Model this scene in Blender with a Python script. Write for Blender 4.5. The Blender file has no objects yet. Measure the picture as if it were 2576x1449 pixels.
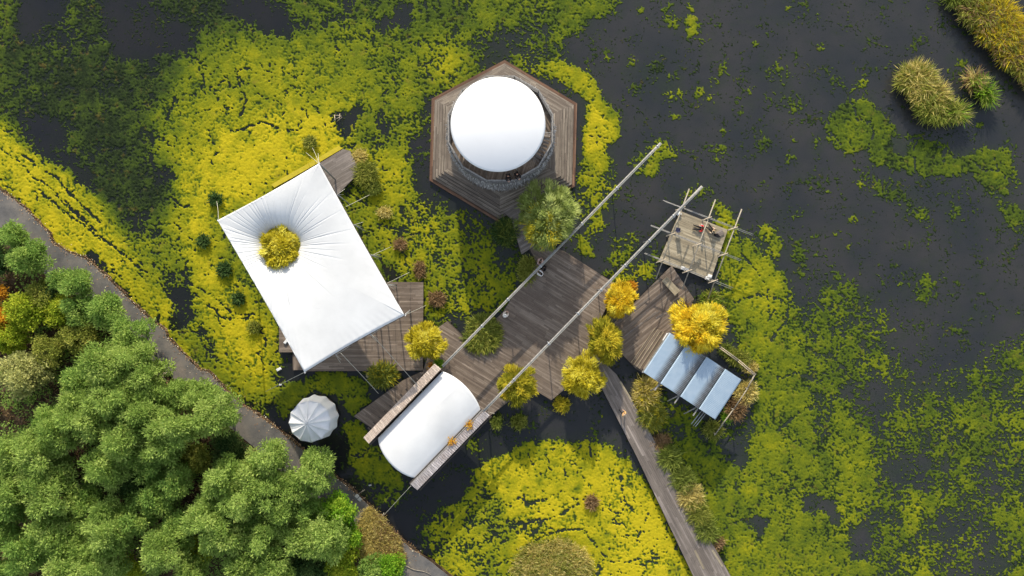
import bpy, bmesh, math, random
import numpy as np
from mathutils import Vector, Matrix

R = random.Random(11)
rng = np.random.default_rng(11)
S = bpy.context.scene
COL = S.collection
H = 72.0            # camera height above the water, metres
PXM = 24.0          # traced units per metre at water level
SUN_EL = math.radians(22)
SUN_DRIFT = 0.09    # shadows fall "down" the picture and a little to the right

def W(x, y, z=0.0):
    """traced plan position seen from the drone -> world point at height z"""
    k = (H - z) / H / PXM
    return Vector(((x - 1288) * k, (724.5 - y) * k, z))

# ------------------------------------------------------------------ objects
ORG = {}
def tag(o, label=None, cat=None, group=None, kind=None):
    if label: o['label'] = label
    if cat: o['category'] = cat
    if group: o['group'] = group
    if kind: o['kind'] = kind
    return o

def thing(name, label, cat, loc=(0, 0, 0), group=None):
    o = bpy.data.objects.new(name, None)
    o.empty_display_size = 0.3
    COL.objects.link(o)
    o.location = loc
    ORG[o.name] = Vector(loc)
    return tag(o, label, cat, group)

def link(name, me, mat, parent):
    o = bpy.data.objects.new(name, me)
    COL.objects.link(o)
    if mat is not None:
        for m in (mat if isinstance(mat, (list, tuple)) else [mat]):
            me.materials.append(m)
    if parent is not None:
        o.parent = parent
        ORG[o.name] = ORG[parent.name]
    else:
        ORG[o.name] = Vector((0, 0, 0))
    return o

class MB:
    def __init__(s):
        s.v = []; s.f = []; s.fd = {}; s.sm = set()
    def add(s, vs, fs, d=None, smooth=False):
        n = len(s.v)
        s.v += [tuple(p) for p in vs]
        for f in fs:
            if d is not None: s.fd[len(s.f)] = d
            if smooth: s.sm.add(len(s.f))
            s.f.append(tuple(i + n for i in f))
        return s
    def prism(s, poly, z0, z1, d=None):
        n = len(poly)
        a = sum(poly[i][0] * poly[(i + 1) % n][1] - poly[(i + 1) % n][0] * poly[i][1] for i in range(n))
        if a < 0: poly = list(reversed(poly))
        vs = [(p[0], p[1], z0) for p in poly] + [(p[0], p[1], z1) for p in poly]
        fs = [tuple(range(n, 2 * n)), tuple(reversed(range(n)))]
        fs += [(i, (i + 1) % n, n + (i + 1) % n, n + i) for i in range(n)]
        return s.add(vs, fs, d)
    def box(s, c, sx, sy, sz, ang=0.0, d=None):
        ca, sa = math.cos(ang), math.sin(ang)
        q = [(-sx / 2, -sy / 2), (sx / 2, -sy / 2), (sx / 2, sy / 2), (-sx / 2, sy / 2)]
        return s.prism([(c[0] + x * ca - y * sa, c[1] + x * sa + y * ca) for x, y in q], c[2] - sz / 2, c[2] + sz / 2, d)
    def beam(s, a, b, w, h):
        """rectangular bar between two points"""
        a = Vector(a); b = Vector(b); t = (b - a).normalized()
        u = t.cross(Vector((0, 0, 1)))
        if u.length < 1e-3: u = Vector((1, 0, 0))
        u.normalize(); n = u.cross(t).normalized()
        vs = []
        for p in (a, b):
            for i, j in ((-1, -1), (1, -1), (1, 1), (-1, 1)):
                vs.append(p + u * (w / 2 * i) + n * (h / 2 * j))
        return s.add(vs, [(0, 1, 2, 3), (7, 6, 5, 4), (0, 4, 5, 1), (1, 5, 6, 2), (2, 6, 7, 3), (3, 7, 4, 0)], d=(t.x, t.y))
    def tube(s, a, b, r, r2=None, n=8):
        return s.path([a, b], [r, r if r2 is None else r2], n)
    def path(s, pts, rad, n=6):
        pts = [Vector(p) for p in pts]
        if not isinstance(rad, (list, tuple)): rad = [rad] * len(pts)
        vs = []; fs = []
        for k, p in enumerate(pts):
            t = (pts[min(k + 1, len(pts) - 1)] - pts[max(k - 1, 0)]).normalized()
            u = t.cross(Vector((0, 0, 1)))
            if u.length < 1e-3: u = Vector((1, 0, 0))
            u.normalize(); w = t.cross(u)
            for i in range(n):
                a = 2 * math.pi * i / n
                vs.append(p + (u * math.cos(a) + w * math.sin(a)) * rad[k])
        for k in range(len(pts) - 1):
            for i in range(n):
                j = (i + 1) % n
                fs.append((k * n + i, k * n + j, k * n + n + j, k * n + n + i))
        m = (len(pts) - 1) * n
        s.add(vs, fs, smooth=True)
        k0 = len(s.v) - len(vs)
        s.f.append(tuple(k0 + i for i in reversed(range(n)))); s.f.append(tuple(k0 + m + i for i in range(n)))
        return s
    def build(s, name, mat, parent=None, d=None):
        o0 = ORG[parent.name] if parent is not None else Vector((0, 0, 0))
        me = bpy.data.meshes.new(name)
        me.from_pydata([(p[0] - o0.x, p[1] - o0.y, p[2] - o0.z) for p in s.v], [], s.f)
        if d is not None or s.fd:
            uv = me.uv_layers.new(name='UVMap')
            off = R.uniform(0, 50)
            for i, poly in enumerate(me.polygons):
                dd = s.fd.get(i, d) or (1, 0)
                L = math.hypot(*dd) or 1; dx, dy = dd[0] / L, dd[1] / L
                for li in poly.loop_indices:
                    p = s.v[me.loops[li].vertex_index]
                    uv.data[li].uv = (p[0] * dx + p[1] * dy + off, -p[0] * dy + p[1] * dx + p[2] * 0.7 + off)
        for i in s.sm: me.polygons[i].use_smooth = True
        me.update()
        return link(name, me, mat, parent)

def grid_obj(name, P, mat, parent=None, uv=None, smooth=True, solid=0.0, wrap=False, cap=False):
    """P: (nu,nv,3) array of points -> quad sheet"""
    nu, nv = P.shape[:2]
    o0 = ORG[parent.name] if parent is not None else Vector((0, 0, 0))
    me = bpy.data.meshes.new(name)
    f = []
    for i in range(nu if wrap else nu - 1):
        j = (i + 1) % nu
        for k in range(nv - 1):
            f.append((i * nv + k, j * nv + k, j * nv + k + 1, i * nv + k + 1))
    if cap: f.append(tuple(i * nv for i in reversed(range(nu))))
    me.from_pydata((P.reshape(-1, 3) - np.array(o0)).tolist(), [], f)
    if uv is not None:
        l = me.uv_layers.new(name='UVMap'); U = uv.reshape(-1, 2)
        for lo in me.loops: l.data[lo.index].uv = U[lo.vertex_index]
    if smooth: me.polygons.foreach_set('use_smooth', [True] * len(me.polygons))
    me.update()
    o = link(name, me, mat, parent)
    if solid:
        m = o.modifiers.new('thickness', 'SOLIDIFY'); m.thickness = solid; m.offset = -1
    return o

# ------------------------------------------------------------------ materials
def newmat(name):
    m = bpy.data.materials.new(name); m.use_nodes = True
    nt = m.node_tree; nt.nodes.clear()
    out = nt.nodes.new('ShaderNodeOutputMaterial')
    return m, nt, out

def N(nt, typ, **kw):
    n = nt.nodes.new(typ)
    for k, v in kw.items():
        if k in n.inputs: n.inputs[k].default_value = v
        else: setattr(n, k, v)
    return n

def ramp(nt, fac, stops):
    r = nt.nodes.new('ShaderNodeValToRGB')
    e = r.color_ramp.elements
    while len(e) > 1: e.remove(e[-1])
    e[0].position = stops[0][0]; e[0].color = (*stops[0][1], 1)
    for p, c in stops[1:]:
        k = e.new(p); k.color = (*c, 1)
    nt.links.new(fac, r.inputs['Fac'])
    return r.outputs['Color']

def mixc(nt, fac, a, b, mode='MIX'):
    m = nt.nodes.new('ShaderNodeMix'); m.data_type = 'RGBA'; m.blend_type = mode
    for sock, val in ((m.inputs[0], fac), (m.inputs[6], a), (m.inputs[7], b)):
        if isinstance(val, (float, int)): sock.default_value = val
        elif isinstance(val, tuple): sock.default_value = (*val, 1)
        else: nt.links.new(val, sock)
    return m.outputs[2]

def mth(nt, op, a, b=None, clamp=False):
    m = nt.nodes.new('ShaderNodeMath'); m.operation = op; m.use_clamp = clamp
    for sock, val in ((m.inputs[0], a), (m.inputs[1], b)):
        if val is None: continue
        if isinstance(val, (float, int)): sock.default_value = val
        else: nt.links.new(val, sock)
    return m.outputs[0]

def noise(nt, vec, scale, detail=3, rough=0.55, out='Fac'):
    n = N(nt, 'ShaderNodeTexNoise', Scale=scale, Detail=detail, Roughness=rough)
    if vec is not None: nt.links.new(vec, n.inputs['Vector'])
    return n.outputs[out]

def geo(nt): return nt.nodes.new('ShaderNodeNewGeometry').outputs['Position']

def mapping(nt, vec, scale=(1, 1, 1), rot=(0, 0, 0)):
    m = nt.nodes.new('ShaderNodeMapping')
    m.inputs['Scale'].default_value = scale; m.inputs['Rotation'].default_value = rot
    nt.links.new(vec, m.inputs['Vector'])
    return m.outputs['Vector']

def principled(nt, out, color, rough=0.7, spec=0.3, metal=0.0, bump=None, bstr=0.3, bdist=0.02):
    p = nt.nodes.new('ShaderNodeBsdfPrincipled')
    if isinstance(color, tuple): p.inputs['Base Color'].default_value = (*color, 1)
    else: nt.links.new(color, p.inputs['Base Color'])
    if isinstance(rough, (float, int)): p.inputs['Roughness'].default_value = rough
    else: nt.links.new(rough, p.inputs['Roughness'])
    p.inputs['Specular IOR Level'].default_value = spec
    p.inputs['Metallic'].default_value = metal
    if bump is not None:
        b = N(nt, 'ShaderNodeBump', Strength=bstr, Distance=bdist)
        nt.links.new(bump, b.inputs['Height']); nt.links.new(b.outputs['Normal'], p.inputs['Normal'])
    nt.links.new(p.outputs[0], out.inputs['Surface'])
    return p

def plain(name, c, var=0.25, scale=3.0, rough=0.7, spec=0.3, metal=0.0, bstr=0.2):
    m, nt, out = newmat(name)
    g = geo(nt)
    n = noise(nt, g, scale, 5)
    c2 = tuple(x * (1 - var) for x in c); c3 = tuple(min(1, x * (1 + var)) for x in c)
    col = ramp(nt, n, [(0.25, c2), (0.5, c), (0.75, c3)])
    principled(nt, out, col, rough, spec, metal, n, bstr)
    return m

def planks(name, c1, c2, width=0.15, dark=0.35, stain=None, edge=0.06):
    """boards laid along U of the UV map (metres)"""
    m, nt, out = newmat(name)
    uv = N(nt, 'ShaderNodeUVMap', uv_map='UVMap').outputs['UV']
    sep = nt.nodes.new('ShaderNodeSeparateXYZ'); nt.links.new(uv, sep.inputs[0])
    vq = mth(nt, 'DIVIDE', sep.outputs['Y'], width)
    row = mth(nt, 'FLOOR', vq)
    wn = N(nt, 'ShaderNodeTexWhiteNoise', noise_dimensions='1D'); nt.links.new(row, wn.inputs['W'])
    uu = mth(nt, 'ADD', mth(nt, 'DIVIDE', sep.outputs['X'], 3.6), mth(nt, 'MULTIPLY', wn.outputs['Value'], 7.0))
    cell = mth(nt, 'FLOOR', uu)
    cmb = nt.nodes.new('ShaderNodeCombineXYZ'); nt.links.new(row, cmb.inputs['X']); nt.links.new(cell, cmb.inputs['Y'])
    w2 = N(nt, 'ShaderNodeTexWhiteNoise', noise_dimensions='2D'); nt.links.new(cmb.outputs[0], w2.inputs['Vector'])
    col = ramp(nt, w2.outputs['Value'], [(0.0, tuple(x * 0.85 for x in c1)), (0.4, c1), (0.8, c2), (0.97, tuple(x * 1.12 for x in c2)), (1.0, tuple(x * 1.4 for x in c2))])
    grain = noise(nt, mapping(nt, uv, (0.9, 14, 1)), 1.0, 5, 0.6)
    col = mixc(nt, 0.75, col, ramp(nt, grain, [(0.25, (0.45, 0.45, 0.45)), (0.5, (0.95, 0.95, 0.95)), (0.75, (1.35, 1.33, 1.3))]), 'MULTIPLY')
    wide = noise(nt, mapping(nt, uv, (0.25, 1.6, 1)), 1.0, 4, 0.6)
    col = mixc(nt, 0.42, col, ramp(nt, wide, [(0.3, (0.6, 0.57, 0.56)), (0.5, (1, 1, 1)), (0.72, (1.3, 1.28, 1.25))]), 'MULTIPLY')
    blot = noise(nt, geo(nt), 0.45, 5, 0.65)
    col = mixc(nt, ramp(nt, blot, [(0.45, (0, 0, 0)), (0.7, (0.5, 0.5, 0.5))]), col, stain or tuple(x * 0.55 for x in c1))
    fr = mth(nt, 'FRACT', vq); fu = mth(nt, 'FRACT', uu)
    gap = mth(nt, 'MAXIMUM', mth(nt, 'LESS_THAN', fr, edge), mth(nt, 'LESS_THAN', fu, 0.006))
    col = mixc(nt, mth(nt, 'MULTIPLY', gap, 1 - dark), col, (0.012, 0.01, 0.009))
    principled(nt, out, col, 0.75, 0.25, 0, mth(nt, 'SUBTRACT', grain, gap), 0.35, 0.01)
    return m

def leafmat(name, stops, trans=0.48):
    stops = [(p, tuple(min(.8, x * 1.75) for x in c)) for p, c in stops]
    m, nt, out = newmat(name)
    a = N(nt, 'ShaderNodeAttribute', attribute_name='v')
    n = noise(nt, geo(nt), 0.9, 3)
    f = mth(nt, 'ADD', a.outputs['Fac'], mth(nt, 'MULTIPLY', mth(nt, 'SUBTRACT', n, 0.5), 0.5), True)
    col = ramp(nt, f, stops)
    d = nt.nodes.new('ShaderNodeBsdfDiffuse'); t = nt.nodes.new('ShaderNodeBsdfTranslucent')
    nt.links.new(col, d.inputs['Color']); nt.links.new(col, t.inputs['Color'])
    x = nt.nodes.new('ShaderNodeMixShader'); x.inputs[0].default_value = trans
    nt.links.new(d.outputs[0], x.inputs[1]); nt.links.new(t.outputs[0], x.inputs[2])
    nt.links.new(x.outputs[0], out.inputs['Surface'])
    return m

def fabric(name, c, rough=0.9, stain=0.08, scale=0.35, trans=0.12):
    m, nt, out = newmat(name)
    g = geo(nt)
    n = noise(nt, g, scale, 6, 0.6)
    col = ramp(nt, n, [(0.3, tuple(x * (1 - stain) for x in c)), (0.6, c), (0.8, tuple(min(0.92, x * 1.02) for x in c))])
    n2 = noise(nt, mapping(nt, g, (0.7, 2.5, 1), (0, 0, 0.5)), 1.2, 5)
    col = mixc(nt, ramp(nt, n2, [(0.6, (0, 0, 0)), (0.85, (0.25, 0.25, 0.25))]), col, tuple(x * 0.7 for x in c))
    p = principled(nt, out, col, rough, 0.3)
    t = nt.nodes.new('ShaderNodeBsdfTranslucent'); nt.links.new(col, t.inputs['Color'])
    x = nt.nodes.new('ShaderNodeMixShader'); x.inputs[0].default_value = trans
    nt.links.new(p.outputs[0], x.inputs[1]); nt.links.new(t.outputs[0], x.inputs[2])
    nt.links.new(x.outputs[0], out.inputs['Surface'])
    return m

M = {}
M['deck'] = planks('deck_boards', (0.165, 0.127, 0.098), (0.225, 0.18, 0.142), 0.16, stain=(0.1, 0.074, 0.058))
M['deck_pale'] = planks('weathered_pale_boards', (0.32, 0.27, 0.185), (0.39, 0.335, 0.235), 0.16)
M['deck_grey'] = planks('weathered_grey_boards', (0.18, 0.152, 0.13), (0.24, 0.205, 0.18), 0.2)
M['deck_red'] = planks('reddish_edge_boards', (0.13, 0.07, 0.045), (0.19, 0.11, 0.07), 0.16)
M['step'] = planks('stair_boards', (0.19, 0.155, 0.125), (0.26, 0.22, 0.175), 0.14)
M['rib_tan'] = planks('ribbed_tan_roofing', (0.46, 0.38, 0.32), (0.56, 0.48, 0.41), 0.15, 0.5, stain=(.4, .32, .27), edge=0.2)
M['rib_blue'] = planks('ribbed_blueish_roofing', (0.36, 0.335, 0.35), (0.46, 0.43, 0.45), 0.15, 0.5, stain=(0.24, 0.17, 0.14), edge=0.2)
M['pole'] = plain('weathered_pole', (0.26, 0.25, 0.235), 0.4, 5, 0.75)
M['bamboo'] = plain('grey_bamboo', (0.27, 0.24, 0.19), 0.35, 6, 0.7)
M['bamboo_pale'] = plain('pale_bamboo', (0.42, 0.35, 0.26), 0.3, 6, 0.7)
M['timber'] = plain('dark_timber', (0.06, 0.048, 0.04), 0.3, 4, 0.8)
M['steel'] = plain('grey_steel', (0.3, 0.31, 0.33), 0.2, 4, 0.45, 0.5, 0.4)
M['white_fabric'] = fabric('white_membrane', (0.74, 0.745, 0.74), stain=.14, scale=.22)
M['dome_fabric'] = fabric('dome_membrane', (0.82, 0.825, 0.83), 0.5, 0.03)
M['parasol'] = fabric('round_tent_canvas', (0.84, 0.84, 0.84), 0.7, 0.12, 1.2)
M['white_paint'] = plain('white_plastic', (0.72, 0.72, 0.7), 0.08, 4, 0.5)
M['rope'] = plain('pale_rope', (0.4, 0.39, 0.33), 0.2, 8, 0.8)
M['cable'] = plain('dark_cable', (0.12, 0.12, 0.12), 0.2, 8, 0.6)
M['thatch'] = plain('grey_thatch', (0.16, 0.155, 0.155), 0.55, 9, 0.9, 0.1, 0, 0.9)
M['navy'] = plain('navy_cloth', (0.02, 0.024, 0.06), 0.3, 8)
M['bark'] = plain('bark', (0.13, 0.1, 0.075), 0.4, 8, 0.9)
M['pale_bark'] = plain('pale_bark', (0.3, 0.26, 0.2), 0.3, 8, 0.9)
M['slab'] = plain('concrete_slab', (0.42, 0.41, 0.38), 0.15, 6, 0.9)
LS = lambda a, b, c: [(0.0, a), (0.5, b), (1.0, c)]
M['leaf_light'] = leafmat('leaves_light_green', LS((0.085, 0.135, 0.026), (0.16, 0.228, 0.05), (0.25, 0.305, 0.082)))
M['leaf_mid'] = leafmat('leaves_mid_green', LS((0.075, 0.135, 0.028), (0.135, 0.21, 0.045), (0.22, 0.28, 0.065)))
M['leaf_dark'] = leafmat('leaves_dark_green', LS((0.018, 0.04, 0.014), (0.04, 0.075, 0.022), (0.085, 0.12, 0.035)))
M['leaf_lime'] = leafmat('leaves_lime', LS((0.1, 0.15, 0.012), (0.19, 0.24, 0.02), (0.3, 0.31, 0.03)))
M['leaf_pale'] = leafmat('leaves_pale_sparse', LS((0.11, 0.12, 0.035), (0.22, 0.23, 0.08), (0.34, 0.33, 0.13)))
M['leaf_orange'] = leafmat('leaves_orange', LS((0.2, 0.09, 0.012), (0.38, 0.19, 0.02), (0.5, 0.3, 0.03)))
M['leaf_brightgreen'] = leafmat('leaves_bright_green', LS((0.05, 0.13, 0.01), (0.12, 0.23, 0.018), (0.22, 0.3, 0.03)))
M['willow_yellow'] = leafmat('willow_yellow', LS((0.2, 0.17, 0.012), (0.36, 0.31, 0.022), (0.45, 0.42, 0.08)))
M['willow_gold'] = leafmat('willow_gold', LS((0.3, 0.18, 0.01), (0.46, 0.35, 0.02), (0.457, 0.42, 0.06)))
M['willow_mixed'] = leafmat('willow_yellow_green', LS((0.11, 0.12, 0.015), (0.24, 0.22, 0.02), (0.4, 0.32, 0.03)))
M['willow_green'] = leafmat('willow_grey_green', LS((0.08, 0.1, 0.02), (0.17, 0.21, 0.055), (0.3, 0.33, 0.12)))
M['reed_green'] = leafmat('reed_green', LS((0.055, 0.08, 0.016), (0.115, 0.145, 0.027), (0.2, 0.22, 0.05)))
M['reed_bush'] = leafmat('reed_olive', LS((0.06, 0.075, 0.015), (0.15, 0.17, 0.03), (0.27, 0.26, 0.06)))
M['reed_straw'] = leafmat('reed_straw', LS((0.18, 0.15, 0.04), (0.34, 0.28, 0.085), (0.457, 0.4, 0.17)))
M['reed_russet'] = leafmat('reed_russet', LS((0.08, 0.05, 0.022), (0.17, 0.11, 0.055), (0.27, 0.185, 0.1)))
M['reed_gold'] = leafmat('reed_gold_edge', LS((0.16, 0.11, 0.01), (0.32, 0.25, 0.015), (0.46, 0.38, 0.03)))
M['litter'] = leafmat('fallen_leaf', LS((0.12, 0.06, 0.03), (0.3, 0.19, 0.1), (0.6, 0.5, 0.36)), 0.1)
# ------------------------------------------------------------------ weed cover field (traced in plan)
def perm(seed):
    r = np.random.default_rng(seed)
    return r.random((256, 256)) * 2 * np.pi
def perlin(x, y, lam, seed):
    g = perm(seed); x = x / lam; y = y / lam
    xi = np.floor(x).astype(int); yi = np.floor(y).astype(int); xf = x - xi; yf = y - yi
    u = xf ** 3 * (xf * (xf * 6 - 15) + 10); v = yf ** 3 * (yf * (yf * 6 - 15) + 10)
    def c(i, j):
        a = g[(xi + i) & 255, (yi + j) & 255]
        return np.cos(a) * (xf - i) + np.sin(a) * (yf - j)
    return (c(0, 0) * (1 - u) + c(1, 0) * u) * (1 - v) + (c(0, 1) * (1 - u) + c(1, 1) * u) * v

LX0, LY0, LS_, LNX, LNY = -240, -240, 8.0, 384, 242
lx, ly = np.meshgrid(LX0 + LS_ * np.arange(LNX), LY0 + LS_ * np.arange(LNY), indexing='ij')
def inside(poly, x, y):
    r = np.zeros(x.shape, bool); n = len(poly)
    for i in range(n):
        x1, y1 = poly[i]; x2, y2 = poly[(i + 1) % n]
        if y1 == y2: continue
        c = ((y1 > y) != (y2 > y)) & (x < (x2 - x1) * (y - y1) / (y2 - y1) + x1)
        r ^= c
    return r
fx = np.fft.fftfreq(LNX)[:, None]; fy = np.fft.fftfreq(LNY)[None, :]
def blur(m, s):
    s = s / LS_
    return np.real(np.fft.ifft2(np.fft.fft2(m) * np.exp(-2 * (np.pi * s) ** 2 * (fx ** 2 + fy ** 2))))

D = np.full(lx.shape, 0.03); T = np.full(lx.shape, 0.4)
def paint(poly, d, t=None, f=9):
    m = np.clip(blur(inside(poly, lx, ly).astype(float), f), 0, 1)
    D[:] = D * (1 - m) + d * m
    if t is not None:
        m2 = np.clip(blur(inside(poly, lx, ly).astype(float), f * 2.0), 0, 1)
        T[:] = T * (1 - m2) + t * m2
def blob(x, y, r, d, t):
    m = np.exp(-((lx - x) ** 2 + (ly - y) ** 2) / (2 * (r * 0.75) ** 2)); m = np.clip(m * 1.25, 0, 1)
    D[:] = np.maximum(D, d * m); T[:] = T * (1 - m) + t * m

P_ = paint
P_([(-240,-240),(1570,-240),(1565,20),(1470,60),(1420,110),(1420,170),(1100,240),(1075,360),(1065,560),(1290,580),(1300,700),(1270,790),(1100,800),(1060,830),(690,830),(700,1000),(660,1050),(-240,480)], .82, .42, 12)
P_([(-240,-240),(700,-240),(690,60),(560,75),(480,150),(430,230),(390,330),(410,430),(440,500),(400,560),(300,600),(150,440),(60,330),(-240,300)], .78, .04, 18)
P_([(-240,-240),(35,-240),(40,60),(10,110),(0,250),(-240,260)], .75, .35, 14)
P_([(600,-240),(1180,-240),(1180,200),(1000,180),(820,110),(600,100)], .8, .27, 16)
P_([(830,60),(1100,60),(1190,140),(1180,220),(1080,230),(960,160),(850,110)], .86, .42, 12)
P_([(45,-30),(170,-30),(165,70),(115,105),(60,105),(40,60)], .06, .1)
P_([(100,60),(190,40),(230,110),(180,150),(110,130)], .5, .18)
P_([(245,-10),(390,-40),(400,20),(425,50),(480,75),(500,100),(490,130),(470,145),(400,140),(330,155),(300,140),(270,110),(250,60)], .04, .1, 12)
P_([(590,-30),(645,-30),(745,40),(760,60),(735,95),(700,100),(655,75),(640,60),(595,60),(560,30)], .06, .2)
P_([(857,-10),(897,-10),(895,27),(860,20)], .1); P_([(807,57),(830,57),(830,80),(807,80)], .1, None, 6)
P_([(844,33),(870,33),(868,70),(846,62)], .1, None, 6)
P_([(905,95),(930,85),(950,55),(985,40),(1010,10),(1035,15),(1040,45),(1020,75),(990,70),(970,70),(935,90),(915,97)], .06, .3, 7)
P_([(984,130),(1014,132),(1010,157),(986,155)], .1, None, 6); P_([(1034,97),(1057,100),(1055,122),(1036,118)], .1, None, 6)
P_([(885,125),(910,125),(905,150),(880,150)], .2, None, 7)
# yellow field
P_([(400,330),(440,230),(520,150),(600,110),(700,95),(820,110),(900,110),(1000,170),(1060,250),(980,330),(880,300),(860,380),(690,470),(550,550),(640,720),(700,830),(690,940),(680,1010),(640,1000),(600,1000),(540,900),(480,800),(470,700),(440,620),(420,560),(430,500),(400,420)], .94, .6, 16)
P_([(960,150),(1000,130),(1040,200),(1000,240),(930,230)], .8, .4, 14)
P_([(1060,130),(1120,80),(1190,110),(1190,150),(1150,200),(1080,210)], .8, .62, 10)
P_([(520,330),(650,280),(740,270),(850,290),(865,375),(780,420),(690,465),(550,550),(530,600),(560,680),(640,760),(690,830),(680,930),(650,980),(590,950),(540,870),(500,790),(480,700),(460,600),(440,520),(450,430)], .99, .82, 16)
P_([(550,380),(700,300),(830,300),(850,370),(700,440),(590,500),(520,480)], .995, .96, 22)
P_([(590,800),(650,800),(690,860),(680,960),(620,960)], .985, .92, 16)
# dark water and thin weed on the left
P_([(45,288),(120,285),(150,310),(165,360),(190,400),(230,450),(250,490),(200,450),(150,425),(100,393),(68,365)], .03, .2, 7)
P_([(190,400),(330,390),(400,420),(435,470),(410,510),(380,600),(330,600),(290,560),(265,520),(240,470)], .74, .04, 12)
P_([(385,425),(430,415),(440,450),(400,460)], .12, None, 8)
P_([(320,560),(360,540),(390,570),(370,600),(340,600)], .3, .2, 9)
# yellow bank along the path
P_([(-240,300),(0,300),(60,370),(110,400),(160,430),(220,470),(265,520),(300,580),(370,640),(430,700),(470,760),(430,800),(420,830),(520,930),(560,1000),(640,1060),(-240,560)], .95, .78, 8)
P_([(0,380),(110,420),(220,490),(280,580),(340,650),(250,640),(100,540),(0,460)], .975, .88, 14)
P_([(300,600),(400,560),(470,640),(480,720),(420,720),(360,650)], .78, .55, 14)
P_([(213,645),(245,635),(265,660),(272,695),(300,710),(318,735),(330,762),(290,730),(250,690)], .03, None, 5)
P_([(335,765),(345,750),(365,790),(400,815),(412,830),(380,815)], .2, None, 5)
P_([(430,740),(450,700),(475,700),(487,715),(480,790),(470,815),(445,828),(432,800)], .05, None, 6)
P_([(400,720),(470,660),(490,700),(440,730)], .6, .4, 8)
P_([(495,800),(515,830),(540,870),(553,915),(535,920),(515,870),(500,830)], .3, None, 6)
# near the canopy
P_([(838,290),(850,285),(880,290),(905,270),(920,275),(915,290),(890,310),(880,340),(865,340),(850,325)], .1, None, 5)
P_([(937,280),(965,280),(978,320),(985,345),(960,355),(945,320)], .1, None, 8)
P_([(850,500),(900,450),(900,380),(960,350),(1010,390),(1040,450),(1060,500),(1160,520),(1230,570),(1300,620),(1310,700),(1275,780),(1200,800),(1110,800),(1070,800),(1065,710),(980,700),(900,560)], .8, .64, 12)
P_([(940,370),(1010,400),(1040,450),(1050,490),(960,500),(920,450)], .9, .74, 10)
P_([(1090,510),(1230,570),(1300,620),(1300,700),(1220,690),(1120,600)], .68, .52, 14)
P_([(985,720),(965,690),(950,650),(975,640),(1000,690)], .1, None, 6)
P_([(1010,340),(1040,350),(1062,345),(1085,330),(1085,460),(1110,480),(1200,520),(1260,560),(1250,590),(1210,560),(1160,520),(1090,500),(1060,500),(1045,440),(1025,390)], .04, None, 7)
P_([(1060,260),(1090,255),(1090,290),(1065,300)], .25, None, 6)
P_([(1068,790),(1125,815),(1105,830),(1068,850)], .05, None, 6)
P_([(1240,570),(1340,570),(1340,640),(1300,690),(1270,640)], .35, .3, 8)
# around the round pavilion
P_([(1190,130),(1240,60),(1420,60),(1430,110),(1290,165),(1230,180)], .45, .3, 12)
P_([(1350,165),(1400,150),(1440,163),(1480,185),(1510,225),(1540,265),(1559,310),(1552,350),(1530,375),(1550,410),(1530,430),(1500,440),(1480,470),(1450,480),(1460,440),(1460,380),(1455,340),(1470,310),(1470,250),(1450,235),(1420,215),(1390,195),(1355,185)], .93, .72, 5)
P_([(1480,280),(1540,290),(1545,350),(1500,390),(1470,360)], .985, .88, 8)
P_([(1300,140),(1345,140),(1350,175),(1305,170)], .5, .6, 6)
P_([(1395,80),(1425,80),(1422,125),(1400,125)], .7, .5, 6)
P_([(1380,-30),(1480,-30),(1475,60),(1430,80),(1375,60)], .85, .3, 10)
P_([(1460,435),(1540,420),(1560,470),(1540,500),(1460,490)], .62, .6, 9)
P_([(1590,400),(1630,372),(1660,352),(1690,370),(1695,390),(1660,400),(1650,440),(1610,445),(1590,425)], .68, .55, 5)
P_([(1635,400),(1655,400),(1650,440),(1615,440)], .92, .7, 5)
P_([(1715,485),(1740,462),(1780,466),(1795,490),(1760,503),(1720,503)], .68, .6, 5)
P_([(1440,490),(1530,470),(1545,500),(1530,560),(1500,600),(1470,580),(1435,530)], .66, .62, 7)
P_([(1435,590),(1480,600),(1492,650),(1460,652)], .75, .65, 5)
P_([(1530,600),(1600,588),(1602,640),(1590,690),(1550,672)], .66, .58, 6)
P_([(1510,685),(1650,655),(1640,700),(1580,717),(1520,702)], .68, .62, 6)
P_([(1640,590),(1660,590),(1655,660),(1640,650)], .35, .4, 6)
P_([(1785,512),(1830,510),(1850,560),(1872,590),(1872,606),(1830,602),(1800,560)], .88, .66, 5)
# right-hand mats
P_([(1815,625),(1850,605),(1880,595),(1930,630),(1965,680),(1995,750),(2030,820),(2050,900),(2040,980),(2060,1100),(2040,1200),(1980,1260),(1900,1280),(1850,1260),(1870,1180),(1880,1100),(1895,1000),(1900,930),(1840,870),(1830,800),(1800,740)], .92, .52, 7)
P_([(1830,640),(1900,640),(1950,720),(1960,790),(1880,800),(1820,740)], .97, .6, 12)
P_([(1890,900),(1980,870),(2030,900),(2030,1000),(1960,1030),(1900,1010)], .93, .4, 14)
P_([(1785,735),(1810,760),(1830,820),(1860,890),(1898,930),(1880,965),(1830,900),(1815,850),(1800,790)], .05, None, 6)
P_([(1905,570),(1930,563),(1960,588),(1977,640),(1960,650),(1920,612)], .85, .58, 4)
P_([(1985,605),(2010,598),(2035,690),(2000,702)], .66, .28, 6)
P_([(2030,760),(2110,700),(2160,730),(2190,780),(2250,830),(2230,900),(2300,960),(2400,960),(2500,880),(2600,850),(2816,850),(2816,1690),(1900,1690),(2050,1250),(2060,1100),(2040,950)], .6, .36, 22)
P_([(2040,800),(2120,790),(2160,900),(2140,1000),(2060,1060),(2040,930)], .7, .36, 14)
P_([(2110,705),(2160,730),(2190,780),(2170,810),(2120,770)], .62, .25, 9)
P_([(1775,1690),(1800,1360),(1850,1250),(1990,1190),(2130,1000),(2180,1050),(2200,1200),(2150,1300),(2220,1500),(2200,1690)], .88, .45, 14)
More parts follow.
